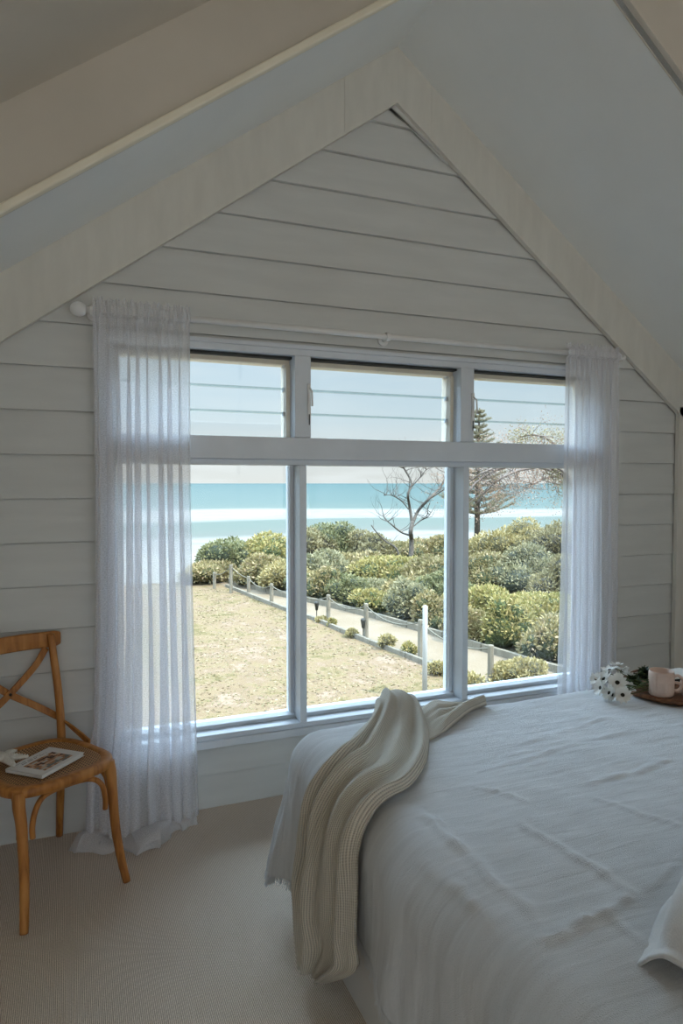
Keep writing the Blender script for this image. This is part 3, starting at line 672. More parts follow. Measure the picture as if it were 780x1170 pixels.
# ------------------------------------------------------------------ chair
CH = empty('bentwood_chair', (-.113, 2.733, 0), math.atan2(.468, .883))
tag(CH, 'honey oak cross-back bentwood chair with rattan seat by the curtain', 'chair')
# local frame: +x to the sitter's side nearest the curtain, -y forwards
def P3(u, w, z): return Vector((u, -w, z))
SH = .462
def seat_ring(s, z, n=64, off=0):
    out = []
    for k in range(n):
        a = 2*PI*k/n; c, sn = math.cos(a), math.sin(a); e = 2/3.4
        x = math.copysign(abs(c)**e, c); y = math.copysign(abs(sn)**e, sn)
        hw = .208+.016*y; out.append(P3(x*(hw-off)*s, .012+y*(.212-off)*s, z))
    return out
n = 64
rings = [seat_ring(1, SH-.036, off=.010), seat_ring(1, SH-.031, off=.002), seat_ring(1, SH-.018, off=0), seat_ring(1, SH-.005, off=.002), seat_ring(1, SH, off=.010), seat_ring(1, SH, off=.036), seat_ring(1, SH-.006, off=.040), seat_ring(1, SH-.036, off=.042), seat_ring(1, SH-.036, off=.010)]
obj('seat_frame', [p for r in rings for p in r], [(j*n+k, j*n+(k+1) % n, (j+1)*n+(k+1) % n, (j+1)*n+k) for j in range(len(rings)-1) for k in range(n)], M['oak'], CH, True)
rings = [seat_ring(s, SH-.004-.006*(1-s), off=.038) for s in (1, .8, .6, .4, .2, .02)]
rt_ = [p for r in rings for p in r]
obj('rattan_panel', rt_+[p-Vector((0, 0, .006)) for p in rt_], [(j*n+k, j*n+(k+1) % n, (j+1)*n+(k+1) % n, (j+1)*n+k) for j in range(5) for k in range(n)]+[((6+j)*n+k, (7+j)*n+k, (7+j)*n+(k+1) % n, (6+j)*n+(k+1) % n) for j in range(5) for k in range(n)], M['rattan'], CH, True)
for s in (-1, 1):
    mb = MB(); pts = catmull([P3(s*.168, .180, SH-.012), P3(s*.172, .186, SH-.06), P3(s*.170, .198, .34), P3(s*.172, .215, .2), P3(s*.182, .235, .08), P3(s*.193, .252, .0)], 6)
    rr = [interp(i/len(pts), [0, .15, .5, 1], [.021, .0215, .0175, .014]) for i in range(len(pts))]
    mb.tube(pts, rr, 14); mb.build('leg', M['oak'], CH, smooth=True)
    mb = MB(); pts = catmull([P3(s*.193, -.262, 0), P3(s*.184, -.236, .12), P3(s*.178, -.208, .30), P3(s*.176, -.196, .46), P3(s*.174, -.208, .62), P3(s*.170, -.232, .76), P3(s*.166, -.252, .872)], 6)
    rr = [interp(i/len(pts), [0, .4, .6, 1], [.0145, .0175, .0165, .0145]) for i in range(len(pts))]
    mb.tube(pts, rr, 14); mb.build('leg', M['oak'], CH, smooth=True)
# top rail, a bowed flat board
prof = [(-.215, .0), (-.17, 0), (-.09, -.022), (0, -.030), (.09, -.022), (.17, 0), (.215, .0)]
pc = catmull([P3(u, -.268+dw, 0) for u, dw in prof], 6); vs = []
for i, p in enumerate(pc):
    u = p.x; e = max(0, (abs(u)-.18)/.035); hh = .033*(1-.25*e*e); zc0 = .848-.004*abs(u)
    for dy, dz in ((-.009, -hh), (-.011, 0), (-.009, hh), (.009, hh), (.011, 0), (.009, -hh)): vs.append((p.x, p.y+dy, zc0+dz))
m6 = len(pc)
obj('top_rail', vs, [(i*6+k, i*6+(k+1) % 6, (i+1)*6+(k+1) % 6, (i+1)*6+k) for i in range(m6-1) for k in range(6)]+[(5, 4, 3, 2, 1, 0), tuple((m6-1)*6+k for k in range(6))], M['oak'], CH).modifiers.new('b', 'BEVEL').width = .004
for s in (-1, 1):
    mb = MB()
    pts = catmull([P3(-s*.150, -.262, .815), P3(-s*.10, -.263, .745), P3(0, -.268-.004*s, .655), P3(s*.10, -.250, .585), P3(s*.176, -.214, .525), P3(s*.205, -.120, .480), P3(s*.214, -.040, .452)], 8)
    vs = []
    for i, p in enumerate(pts):
        t = (pts[min(i+1, len(pts)-1)]-pts[max(i-1, 0)]).normalized()
        out = Vector((s*interp(i/len(pts), [0, .5, .75, 1], [0, .05, .7, 1]), interp(i/len(pts), [0, .5, .75, 1], [-1, -1, -.6, -.1])*-1*-1, 0)).normalized()
        wv = t.cross(out).normalized(); out = wv.cross(t)
        for a, b_ in ((-1, -1), (1, -1), (1, 1), (-1, 1)): vs.append(p+wv*(.0135*a)+out*(.0045*b_))
    k4 = len(pts); mb.add(vs, [(i*4+k, i*4+(k+1) % 4, (i+1)*4+(k+1) % 4, (i+1)*4+k) for i in range(k4-1) for k in range(4)]+[(3, 2, 1, 0), tuple((k4-1)*4+k for k in range(4))])
    mb.build('cross_strap', M['oak'], CH, bevel=.002)
    mb = MB(); q = P3(s*.186, -.222, .527); mb.tube([q-Vector((s*.012, 0, 0)), q+Vector((s*.003, .012, 0))], .006, 10); mb.build('bolt', M['dark'], CH)
mb = MB(); mb.tube([P3(0, -.256, .655), P3(0, -.284, .655)], .006, 10); mb.build('bolt', M['dark'], CH)
# bent braces below the seat
def brace(a, b_, inw):
    a = Vector(a); b_ = Vector(b_); mid = (a+b_)/2; iv = Vector(inw)
    pts = [a.lerp(b_, .04)+Vector((0, 0, .285)), a.lerp(b_, .04)+Vector((0, 0, .33)), a.lerp(b_, .09)+Vector((0, 0, .385)), a.lerp(b_, .22)+iv*.4+Vector((0, 0, .414)), mid+iv*.6+Vector((0, 0, .420)),
           a.lerp(b_, .78)+iv*.4+Vector((0, 0, .414)), a.lerp(b_, .91)+Vector((0, 0, .385)), a.lerp(b_, .96)+Vector((0, 0, .33)), a.lerp(b_, .96)+Vector((0, 0, .285))]
    mb = MB(); mb.tube(catmull(pts, 6), .0098, 12); mb.build('brace', M['oak'], CH, smooth=True)
brace(P3(-.148, .205, 0), P3(.148, .205, 0), P3(0, -.03, 0)); brace(P3(-.168, .19, 0), P3(-.176, -.19, 0), P3(.03, 0, 0)); brace(P3(.168, .19, 0), P3(.176, -.19, 0), P3(-.03, 0, 0))
brace(P3(-.155, -.21, 0), P3(.155, -.21, 0), P3(0, .03, 0))

# magazine on the seat
q0, q1, q2, q3 = [atz(px, py, SH+.014) for px, py in ((6, 874), (48, 886), (92, 862), (46, 851))]
u_ = (q2-q1); v_ = (q0-q1); v_ = v_-u_.normalized()*v_.dot(u_.normalized()); Lb = u_.length; Wb = min(v_.length, Lb*1.0)
book = empty('magazine', (q1.x, q1.y, SH+.001)); bu, bv = u_.normalized(), v_.normalized()
book.rotation_euler = (0, 0, math.atan2(bu.y, bu.x)); tag(book, 'white softcover magazine with photo cover on the rattan chair seat', 'magazine')
Wb = .165; Lb = .215
sg = 1 if (bu.x*bv.y-bu.y*bv.x) > 0 else -1
mb = MB(); mb.box(0.002, Lb-.002, 0.003*sg, sg*(Wb-.003), .0015, .0115); mb.build('pages', pg, book)
mb = MB(); mb.box(0, Lb, 0, sg*Wb, 0, .0015); mb.box(0, Lb, 0, sg*Wb, .0115, .013); mb.box(0, .0015, 0, sg*Wb, 0, .013); mb.build('cover', M['white'], book)
pm_ = [plain('print_'+n_, c) for n_, c in (('tan', rgb(168, 120, 84)), ('umber', rgb(88, 62, 46)), ('grey', rgb(120, 124, 120)), ('skin', rgb(206, 170, 142)), ('ink', rgb(50, 50, 50)), ('pale', rgb(196, 192, 182)))]
mb = MB(); rnd = random.Random(8)
for i in range(11):
    for j in range(9):
        x0 = .035+.0130*i; y0 = sg*(.020+.011*j); d_ = noise.noise(Vector((i*.45, j*.5, 2)))
        k = 5 if d_ < -.25 else 3 if d_ < -.05 else 0 if d_ < .12 else 2 if (j < 4) else 1
        mb.add([(x0, y0, .0133), (x0+.0128, y0, .0133), (x0+.0128, y0+sg*.0108, .0133), (x0, y0+sg*.0108, .0133)], [(0, 1, 2, 3)], k)
mb.build('cover_photo', pm_, book)
mb = MB()
for (x, y, l, w) in [(.045, .132, .075, .004), (.13, .132, .04, .003), (.05, .143, .10, .0022), (.03, .150, .05, .0015)]:
    k = int(l/.006)
    for c in range(k):
        if c % 5 == 4: continue
        mb.add([(x+c*.006, sg*y, .0134), (x+c*.006+.0045, sg*y, .0134), (x+c*.006+.0045, sg*(y+w), .0134), (x+c*.006, sg*(y+w), .0134)], [(0, 1, 2, 3)])
mb.build('title_print', pm_[4], book)
# starfish
sf = atz(6, 868, SH+.02); M['star'] = noisy('starfish', rgb(214, 206, 192), rgb(232, 226, 214), 60, .9, .8, .004)
mb = MB(); K = 5
tips = [math.radians(a) for a in (-75, -10, 55, 125, 200)]
for a in tips:
    L = .078; pts = [Vector((math.cos(a)*L*t, math.sin(a)*L*t, .010*(1-t)+.006+(.010*math.sin(t*3) if a > 0 else .0))) for t in np.linspace(0, 1, 9)]
    mb.tube(pts, [(.0185*(1-t)**.8+.0055, .0125*(1-t)+.004) for t in np.linspace(0, 1, 9)], 12)
    for t in np.linspace(.15, .95, 8):
        for s in (-1, 0, 1):
            c = pts[0].lerp(pts[-1], t)+Vector((-math.sin(a)*s*.008*(1-t*.5), math.cos(a)*s*.008*(1-t*.5), .009*(1-t)+.006)); mb.lathe([(.0028, -.002), (.0024, .001), (0, .003)], c, 6)
sfo = mb.build('starfish', M['star'], None, smooth=True); sfo.location = (sf.x, sf.y, SH+.013); sfo.rotation_euler = (.0, 0, .2)
tag(sfo, 'pale knobbly starfish resting over the edge of the magazine', 'starfish')

# ------------------------------------------------------------------ outdoors
def add_np(name, V, Fc, mat, parent):
    me = bpy.data.meshes.new(name); me.vertices.add(len(V)); me.vertices.foreach_set('co', V.astype(np.float32).ravel()); k = Fc.shape[1]
    me.loops.add(Fc.size); me.loops.foreach_set('vertex_index', Fc.astype(np.int32).ravel()); me.polygons.add(len(Fc))
    me.polygons.foreach_set('loop_start', np.arange(0, Fc.size, k, dtype=np.int32)); me.update(calc_edges=True); me.materials.append(mat)
    o = bpy.data.objects.new(name, me); COL.objects.link(o); o.parent = parent; return o
GZ = -2.4
by_ = [4, 8, 11.76, 12.98, 14.15, 15.5, 17.5, 19.3, 24.2, 27]; bx_ = [9.6, 8.2, 7.12, 6.99, 6.80, 6.6, 6.45, 6.1, 5.5, 5.1]
fy_ = [4, 9, 11, 14.9, 17.9, 20.3, 21.5, 22.5, 25.5, 27]; fx_ = [12.5, 9.9, 9.2, 8.63, 8.04, 7.4, 6.95, 6.6, 5.9, 5.3]
xb = lambda y: interp(y, by_, bx_); xf = lambda y: interp(y, fy_, fx_)
def lawn_mat():
    m, t, b, o = nt('dry_lawn'); v = coords(t, 'Object', (1, 1, 1))
    n = N(t, 'ShaderNodeTexNoise', Scale=.55, Detail=4); t.links.new(v, n.inputs[0]); n2 = N(t, 'ShaderNodeTexNoise', Scale=2.2, Detail=12, Roughness=.82); t.links.new(v, n2.inputs[0])
    mx = N(t, 'ShaderNodeMix', _data_type='FLOAT'); mx.inputs[0].default_value = .68; t.links.new(n.outputs[0], mx.inputs[2]); t.links.new(n2.outputs[0], mx.inputs[3])
    t.links.new(ramp(t, mx.outputs[0], [(.40, ext(160, 146, 98)), (.45, ext(196, 174, 126)), (.50, ext(220, 190, 150)), (.54, ext(198, 168, 132)), (.60, ext(236, 204, 174))]), b.inputs['Base Color'])
    b.inputs['Roughness'].default_value = .95; b.inputs['Specular IOR Level'].default_value = .05; bump(t, b, n2.outputs[0], .6, .05); return m
M['lawn'] = lawn_mat()
M['tuft'] = leafmat('dry_grass_blades', [(0, ext(158, 150, 100, .30)), (.4, ext(198, 180, 130, .30)), (1, ext(244, 220, 180, .32))], .9, .2)
M['sand'] = noisy('path_sand', ext(208, 182, 146), ext(224, 200, 168), 1.2, .95, .4, .03, bscale=14)
M['dune'] = noisy('dune_soil', ext(136, 126, 88), ext(176, 162, 120), 1.4, .95, .5, .06, bscale=9)
M['beach'] = noisy('beach_sand', ext(214, 206, 188), ext(226, 219, 204), .1, .95, .2, .05)
ys = np.linspace(D+.13, 27, 80)
def strip(name, fa, fb, mat, nx=40, zf=lambda x, y: 0):
    vs = []
    for y in ys:
        a, b_ = fa(y), fb(y)
        for i in range(nx+1): x = a+(b_-a)*i/nx; vs.append((x, y, GZ+zf(x, y)))
    return struct(obj(name, vs, [(j*(nx+1)+i, j*(nx+1)+i+1, (j+1)*(nx+1)+i+1, (j+1)*(nx+1)+i) for j in range(len(ys)-1) for i in range(nx)], mat, None, True))
strip('lawn', lambda y: -40, xb, M['lawn'], 60, lambda x, y: .05*noise.noise(Vector((x*.3, y*.3, 0))))
strip('sand_path', xb, xf, M['sand'], 12, lambda x, y: .02*noise.noise(Vector((x, y, 0))))
strip('dune_ground', xf, lambda y: 60, M['dune'], 60, lambda x, y: .25*max(0, min(1, (x-xf(y))/3))*noise.noise(Vector((x*.3, y*.3, 3)))+.3*min(1, max(0, (x-xf(y)-.5)/4)))
def grid(name, x0, x1, y0, y1, nx, ny, zf, mat):
    vs = [(x0+(x1-x0)*i/nx, y0+(y1-y0)*j/ny, zf(x0+(x1-x0)*i/nx, y0+(y1-y0)*j/ny)) for j in range(ny+1) for i in range(nx+1)]
    return struct(obj(name, vs, [(j*(nx+1)+i, j*(nx+1)+i+1, (j+1)*(nx+1)+i+1, (j+1)*(nx+1)+i) for j in range(ny) for i in range(nx)], mat, None, True))
grid('dune_slope', -60, 120, 27, 62, 60, 30, lambda x, y: GZ-(y-27)/35*6.9*(1+.06*noise.noise(Vector((x*.1, y*.1, 0)))), M['dune'])
grid('beach', -300, 500, 62, 125, 20, 20, lambda x, y: GZ-6.9-(y-62)/63*.9, M['beach'])
def sea_mat():
    m, t, b, o = nt('sea_water'); tc = t.nodes.new('ShaderNodeTexCoord'); sp = t.nodes.new('ShaderNodeSeparateXYZ'); t.links.new(tc.outputs['Object'], sp.inputs[0])
    def mth(op, a, b2=None, c=None):
        n = t.nodes.new('ShaderNodeMath'); n.operation = op
        for i, q in enumerate((a, b2, c)):
            if q is None: continue
            if isinstance(q, (int, float)): n.inputs[i].default_value = q
            else: t.links.new(q, n.inputs[i])
        return n.outputs[0]
    nz = N(t, 'ShaderNodeTexNoise', Scale=1, Detail=2); t.links.new(coords(t, 'Object', (.005, .007, 1)), nz.inputs[0])
    depth = mth('ADD', mth('MULTIPLY', sp.outputs[1], .93), mth('MULTIPLY', sp.outputs[0], .22))
    d2 = mth('ADD', depth, mth('MULTIPLY', mth('SUBTRACT', nz.outputs[0], .5), 110))
    iv = mth('DIVIDE', 100, mth('MAXIMUM', d2, 50))     # 100/d: near 1, horizon 0
    W_ = lambda r, g, b_: tuple(v*q for v, q in zip(ext(r, g, b_, .105), (.84, .80, .69, 1)))
    col = ramp(t, iv, [(.0, W_(112, 182, 190)), (.05, W_(132, 192, 197)), (.14, W_(158, 206, 209)), (.26, W_(168, 212, 212)), (.40, W_(204, 232, 226)), (.62, W_(214, 236, 228)), (.80, W_(236, 242, 236)), (1.0, W_(250, 248, 238))])
    # breaking lines
    fo = ramp(t, iv, [(.345, (0, 0, 0, 1)), (.37, (1, 1, 1, 1)), (.49, (1, 1, 1, 1)), (.52, (0, 0, 0, 1)), (.74, (0, 0, 0, 1)), (.80, (1, 1, 1, 1)), (.90, (1, 1, 1, 1))])
    n2 = N(t, 'ShaderNodeTexNoise', Scale=1, Detail=8, Roughness=.7); t.links.new(coords(t, 'Object', (.05, .30, 1)), n2.inputs[0])
    brk = ramp(t, n2.outputs[0], [(.36, (0, 0, 0, 1)), (.48, (1, 1, 1, 1))])
    fm = mth('MULTIPLY', fo, brk)
    st = ramp(t, n2.outputs[0], [(.60, (0, 0, 0, 1)), (.72, (1, 1, 1, 1))]); near = ramp(t, iv, [(.25, (0, 0, 0, 1)), (.5, (.5, .5, .5, 1))])
    fm = mth('MAXIMUM', fm, mth('MULTIPLY', st, near))
    mx = N(t, 'ShaderNodeMix', _data_type='RGBA'); t.links.new(fm, mx.inputs[0]); t.links.new(col, mx.inputs[6]); mx.inputs[7].default_value = ext(252, 246, 232, .142)
    t.links.new(mx.outputs[2], b.inputs['Base Color']); b.inputs['Roughness'].default_value = .75; b.inputs['Specular IOR Level'].default_value = .1
    return m
M['sea'] = sea_mat()
struct(grid('sea', -20000, 20000, 95, 24000, 10, 10, lambda x, y: -10, M['sea']))

rg = np.random.default_rng(77); nG = 26000
gy = 7+17.5*rg.random(nG)**1.3; gx_ = np.array([rg.uniform(-.5+.06*y, xb(y)-.12) for y in gy]); keep = np.array([noise.noise(Vector((x*.9, y*.9, 3)))+.9*noise.noise(Vector((x*3, y*3, 8)))+rg.normal(0, .35) > -.1 for x, y in zip(gx_, gy)])
gx_, gy = gx_[keep], gy[keep]; n_ = len(gx_); a_ = rg.uniform(0, 2*PI, n_); lx = rg.uniform(.015, .05, n_); hh_ = rg.uniform(.006, .018, n_)
gz_ = np.array([GZ+.05*noise.noise(Vector((x*.3, y*.3, 0))) for x, y in zip(gx_, gy)])
pA = np.stack([gx_-np.cos(a_)*lx/2, gy-np.sin(a_)*lx/2, gz_], 1); pB = np.stack([gx_+np.cos(a_)*lx/2, gy+np.sin(a_)*lx/2, gz_], 1); tz_ = np.stack([rg.normal(0, .022, n_), rg.normal(0, .022, n_), hh_], 1)
gr = add_np('grass_tufts', np.stack([pA, pB, pB+tz_*.9, pA+tz_], 1).reshape(-1, 3), np.arange(n_*4).reshape(-1, 4), M['tuft'], None)
tag(gr, 'short dry grass growing in tufts across the straw coloured lawn', 'grass', kind='stuff')
# edging timbers
def rail_along(name, fx, y0, y1, w, h, label, parts=9):
    e = empty(name, (fx((y0+y1)/2), (y0+y1)/2, GZ)); tag(e, label, 'edging')
    yy = np.linspace(y0, y1, parts+1)
    for a, b_ in zip(yy[:-1], yy[1:]):
        p = Vector((fx(a), a, GZ)); q = Vector((fx(b_), b_, GZ)); d = (q-p).normalized(); s = Vector((d.y, -d.x, 0))*w/2; q = q-d*.03
        mb = MB(); mb.prism([p-s-Vector((0, 0, .03)), p+s-Vector((0, 0, .03)), q+s-Vector((0, 0, .03)), q-s-Vector((0, 0, .03))], (0, 0, h+.03)); loc(mb.build('sleeper', M['post'], bevel=.01), e)
    return e
rail_along('timber_edging', xb, 7.5, 25, .09, .11, 'low timber edging between the dry lawn and the sandy path', 12)
rail_along('timber_edging', xf, 9, 26, .10, .16, 'timber edging on the far side of the path below the shrubs', 12)
# rope fence
fence = empty('rope_fence', (6.8, 15.4, GZ)); tag(fence, 'weathered timber post and rope fence along the sandy path', 'fence')
fp = [(7.434, 10.806, .80), (7.113, 13.011, .90), (6.858, 15.382, .88), (6.663, 17.535, .78), (6.25, 19.4, .75), (5.95, 20.788, .68), (5.717, 22.856, .66), (5.234, 23.452, 1.02), (4.884, 24.657, .62)]
for x, y, h in fp:
    mb = MB(); mb.tube([(x, y, GZ-.1), (x, y, GZ+h-.02), (x, y, GZ+h)], [.062, .060, .052], 10); loc(mb.build('post', M['post'], smooth=False), fence)
for a, b_ in zip(fp[:-1], fp[1:]):
    A = Vector((a[0], a[1], GZ+a[2]-.06)); B = Vector((b_[0], b_[1], GZ+b_[2]-.06)); L = (B-A).length
    mb = MB(); mb.tube([A.lerp(B, t)-Vector((0, 0, 4*.09*L*t*(1-t))) for t in np.linspace(0, 1, 14)], .016, 6); loc(mb.build('rope', M['rope'], smooth=True), fence)
mb = MB(); p = atz(485, 800, GZ); mb.tube([(p.x, p.y, GZ-.1), (p.x, p.y, GZ+1.69), (p.x, p.y, GZ+1.71)], [.045, .045, .038], 12)
M['polepaint'] = noisy('pole_paint', ext(232, 232, 226, .42), ext(238, 238, 232, .42), 8, .5, .05, .001)
tag(mb.build('white_pole', M['polepaint'], smooth=True), 'tall slim white pole standing at the edge of the lawn', 'pole')
M['lampdark'] = plain('solar_light_plastic', ext(92, 88, 76))
sl = None
for i, (px, py, lab) in enumerate([(357, 709, 'small grey garden stake light, farthest along the path edge'), (412, 731, 'small grey garden stake light between the two middle fence posts'), (511, 757, 'small grey garden stake light right of the white pole')]):
    p = atz(px, py, GZ); p.x = max(p.x, xb(p.y)+.09)
    if sl is None:
        sl = empty('garden_light', p); mb = MB(); mb.tube([(0, 0, 0), (0, 0, .30)], .014, 8); mb.build('stake', M['lampdark'], sl)
        mb = MB(); mb.lathe([(0, .28), (.035, .29), (.062, .46), (.068, .47), (.068, .50), (.05, .53), (0, .54)], seg=14); mb.build('lamp_head', M['lampdark'], sl, smooth=True); o = sl
    else: o = copy_tree(sl); o.location = p
    tag(o, lab, 'garden light', 'stake lights along the path')

# shrubs: lumpy crowns covered in real leaves
def shrub_mesh(rx, ry, h, n, leaf, seed, narrow=.4, spiky=False):
    rnd = np.random.default_rng(seed)
    nb = 16; blobs = []
    for k in range(nb):
        a = rnd.uniform(0, 2*PI); r = rnd.uniform(0, .66)**.8; z = rnd.uniform(.18, .78)*(1-.35*r)
        s = rnd.uniform(.26, .42)
        blobs.append((r*math.cos(a)*rx, r*math.sin(a)*ry, z*h, s*rx, s*ry, s*h*.75))
    blobs.append((0, 0, .36*h, .70*rx, .70*ry, .46*h))
    B = np.array(blobs); w = B[:, 3]*B[:, 5]; w /= w.sum()
    idx = rnd.choice(len(B), size=n, p=w); d = rnd.normal(size=(n, 3)); d[:, 2] = np.abs(d[:, 2])*1.0-.25*np.abs(rnd.normal(size=n)); d /= np.linalg.norm(d, axis=1)[:, None]
    c = B[idx]; p = c[:, :3]+d*c[:, 3:]*rnd.uniform(.86, 1.06, size=(n, 1))
    # drop leaves deep inside another blob
    q = (p[:, None, :]-B[None, :, :3])/B[None, :, 3:]; ins = ((q**2).sum(2) < .62).any(1); p = p[~ins]; d = d[~ins]
    p[:, 2] = np.maximum(p[:, 2], .03)
    m = len(p); ax = d+rnd.normal(size=(m, 3))*.75; ax[:, 2] += .35; ax /= np.linalg.norm(ax, axis=1)[:, None]
    sd = np.cross(ax, rnd.normal(size=(m, 3))); sd /= np.linalg.norm(sd, axis=1)[:, None]
    L = leaf*rnd.uniform(.6, 1.3, size=(m, 1)); Wd = L*narrow*.5
    V = np.stack([p, p+ax*L*.45+sd*Wd, p+ax*L, p+ax*L*.45-sd*Wd], 1).reshape(-1, 3)
    Fc = np.arange(m*4).reshape(-1, 4)
    return V, Fc, blobs
bm = bmesh.new(); bmesh.ops.create_icosphere(bm, subdivisions=2, radius=1); ICO = np.array([v.co[:] for v in bm.verts]); ICF = np.array([[v.index for v in f.verts] for f in bm.faces]); bm.free()
CORE_SHADES = {}
def core_shade_mat(kind):   # darker core of the crown: shade between leaves put into the colour
    if kind not in CORE_SHADES:
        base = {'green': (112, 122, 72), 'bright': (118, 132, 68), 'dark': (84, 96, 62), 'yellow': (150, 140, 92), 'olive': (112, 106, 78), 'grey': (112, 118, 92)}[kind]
        m, t, b, o = nt(kind+'_core_shade'); n = N(t, 'ShaderNodeTexNoise', Scale=9, Detail=6); t.links.new(coords(t, 'Object'), n.inputs[0])
        t.links.new(ramp(t, n.outputs[0], [(.35, ext(*[int(v*.8) for v in base], .32)), (.65, ext(*base, .32))]), b.inputs['Base Color']); b.inputs['Roughness'].default_value = .95; bump(t, b, n.outputs[0], 1, .2); CORE_SHADES[kind] = m
    return CORE_SHADES[kind]
def shrub(px, Y, top, hw, kind, label, leaf=.13, n=6500, name='shrub', narrow=.4, base=GZ):
    p = at(px, 552, Y); ptop = at(px, top, Y); h = ptop.z-base; dep = p.x*math.sin(YAW)+p.y*math.cos(YAW); rx = hw*dep/F_*(1.38 if name == 'shrub' else 1)
    V, Fc, blobs = shrub_mesh(rx, rx*.85, h, n, leaf, int(px*7+Y*13), narrow)
    e = empty(name, (p.x, p.y, base)); tag(e, label, 'shrub')
    add_np('foliage', V, Fc, LEAF[kind], e)
    vv = []; ff = []
    for b in blobs:
        sc_ = .80; q = ICO*np.array([b[3], b[4], b[5]])*sc_+np.array(b[:3]); q[:, 2] = np.maximum(q[:, 2], 0); ff.append(ICF+len(vv)*len(ICO)); vv.append(q)
    add_np('branches', np.concatenate(vv), np.concatenate(ff), core_shade_mat(kind), e); return e  # solid dark lumps in place of branches, coloured as shade inside the crown
SH_ = [
 (236, 26.5, 640, 26, 'green', 'small green dune shrub at the far left end, nearest the beach'),
 (272, 27.5, 612, 34, 'dark', 'tall dark green shrub behind the leftmost fence posts'),
 (306, 27, 608, 36, 'bright', 'rounded fresh green shrub at top of the left pane'),
 (296, 24.6, 636, 24, 'green', 'mid green shrub right behind the rope in the left pane'),
 (322, 23.2, 642, 26, 'yellow', 'cream flowering shrub beside the left mullion'),
 (350, 28.5, 600, 30, 'olive', 'olive shrub behind the left mullion, below the surf'),
 (388, 29, 596, 34, 'dark', 'dark twiggy shrub on the skyline left of the bare tree'),
 (424, 28, 606, 32, 'olive', 'brownish shrub on the skyline close left of the bare tree'),
 (462, 27.5, 616, 34, 'green', 'green shrub around the foot of the bare tree'),
 (505, 27, 608, 34, 'green', 'green shrub on the skyline right of the bare tree'),
 (368, 24, 628, 34, 'grey', 'grey green shrub just right of the left mullion, above the rope'),
 (408, 24.5, 628, 34, 'green', 'green shrub in the middle of the thicket left of centre'),
 (380, 21.8, 656, 30, 'dark', 'dark shrub overhanging the far edging left of centre'),
 (448, 22.5, 632, 38, 'bright', 'light green shrub filling the middle of the central pane'),
 (428, 20.2, 662, 28, 'grey', 'spiky grey green shrub beyond the middle fence post'),
 (492, 20.8, 632, 38, 'green', 'broad leaved green shrub left of the right mullion'),
 (470, 18.6, 660, 32, 'green', 'green shrub directly behind the white pole'),
 (512, 17.6, 652, 34, 'dark', 'dark shrub low against the right mullion'),
 (556, 25, 612, 38, 'yellow', 'straw coloured shrub at the foot of the pine'),
 (598, 24, 592, 40, 'yellow', 'tall straw coloured shrub on the skyline right of the pine'),
 (645, 22, 588, 44, 'olive', 'tall brown green shrub against the right curtain, on the skyline'),
 (556, 20, 628, 40, 'green', 'green shrub below the pine in the right pane'),
 (604, 19, 622, 40, 'grey', 'silvery flowering shrub in the middle of the right pane'),
 (652, 17, 630, 36, 'olive', 'olive shrub touching the right curtain halfway down'),
 (556, 16, 664, 36, 'bright', 'bright green shrub right of the right mullion, halfway down'),
 (612, 15.2, 676, 40, 'bright', 'bright green shrub low beside the right curtain'),
 (540, 14.2, 694, 26, 'green', 'loose green shrub right of the right mullion, near the path'),
 (590, 13.8, 706, 26, 'dark', 'twiggy dark shrub behind the last fence post'),
 (636, 13.0, 704, 34, 'olive', 'brownish twiggy shrub low at the right curtain'),
 (596, 10.6, 750, 28, 'yellow', 'pale variegated bush on the ground at the right sill'),
]
for i, (px, Y, top, hw, kind, lab) in enumerate(SH_):
    shrub(px, Y, top, hw, kind, lab, leaf=.15 if Y > 20 else .12 if Y > 12 else .08, n=10000 if Y > 12 else 5000)
for px, py, h, hw, kind, lab in [(442, 741, 16, 12, 'yellow', 'small yellowish garden plant between two fence posts'), (468, 748, 14, 9, 'bright', 'small green garden plant left of the white pole'),
        (402, 728, 10, 7, 'yellow', 'tiny pale garden plant left of the middle stake light'), (379, 716, 9, 5, 'bright', 'tiny green garden plant beside the left middle fence post'),
        (503, 770, 14, 14, 'yellow', 'low straw coloured plant right of the white pole'), (368, 711, 6, 8, 'yellow', 'low pale plant beside the farthest stake light'), (540, 790, 22, 16, 'yellow', 'low pale plant at the foot of the last fence post')]:
    g = atz(px, py, GZ); shrub(px, g.y, py-h, hw, kind, lab, leaf=.07, n=1500, name='garden_plant')

for i, (Y, kind) in enumerate([(10.6, 'yellow'), (11.9, 'green'), (13.2, 'bright'), (14.6, 'dark'), (15.9, 'green'), (17.2, 'grey'), (18.5, 'bright'), (19.7, 'dark'), (20.9, 'green'), (22.2, 'dark')]):
    x = xf(Y)+.62+.1*(i % 2); q = Vector((x, Y, GZ))-O; px_ = CX+F_*(q.dot(rt)/q.dot(fw)); h_ = .75+.25*(i % 3); tp_ = q+Vector((0, 0, h_)); py_ = CY-F_*(tp_.dot(up)/tp_.dot(fw))
    o = shrub(px_, Y, py_, .72*F_/q.dot(fw), kind, 'low leafy shrub spilling over the far path edging', leaf=.11, n=4000, name='low_shrub'); o['group'] = 'low shrubs along the far path edging'
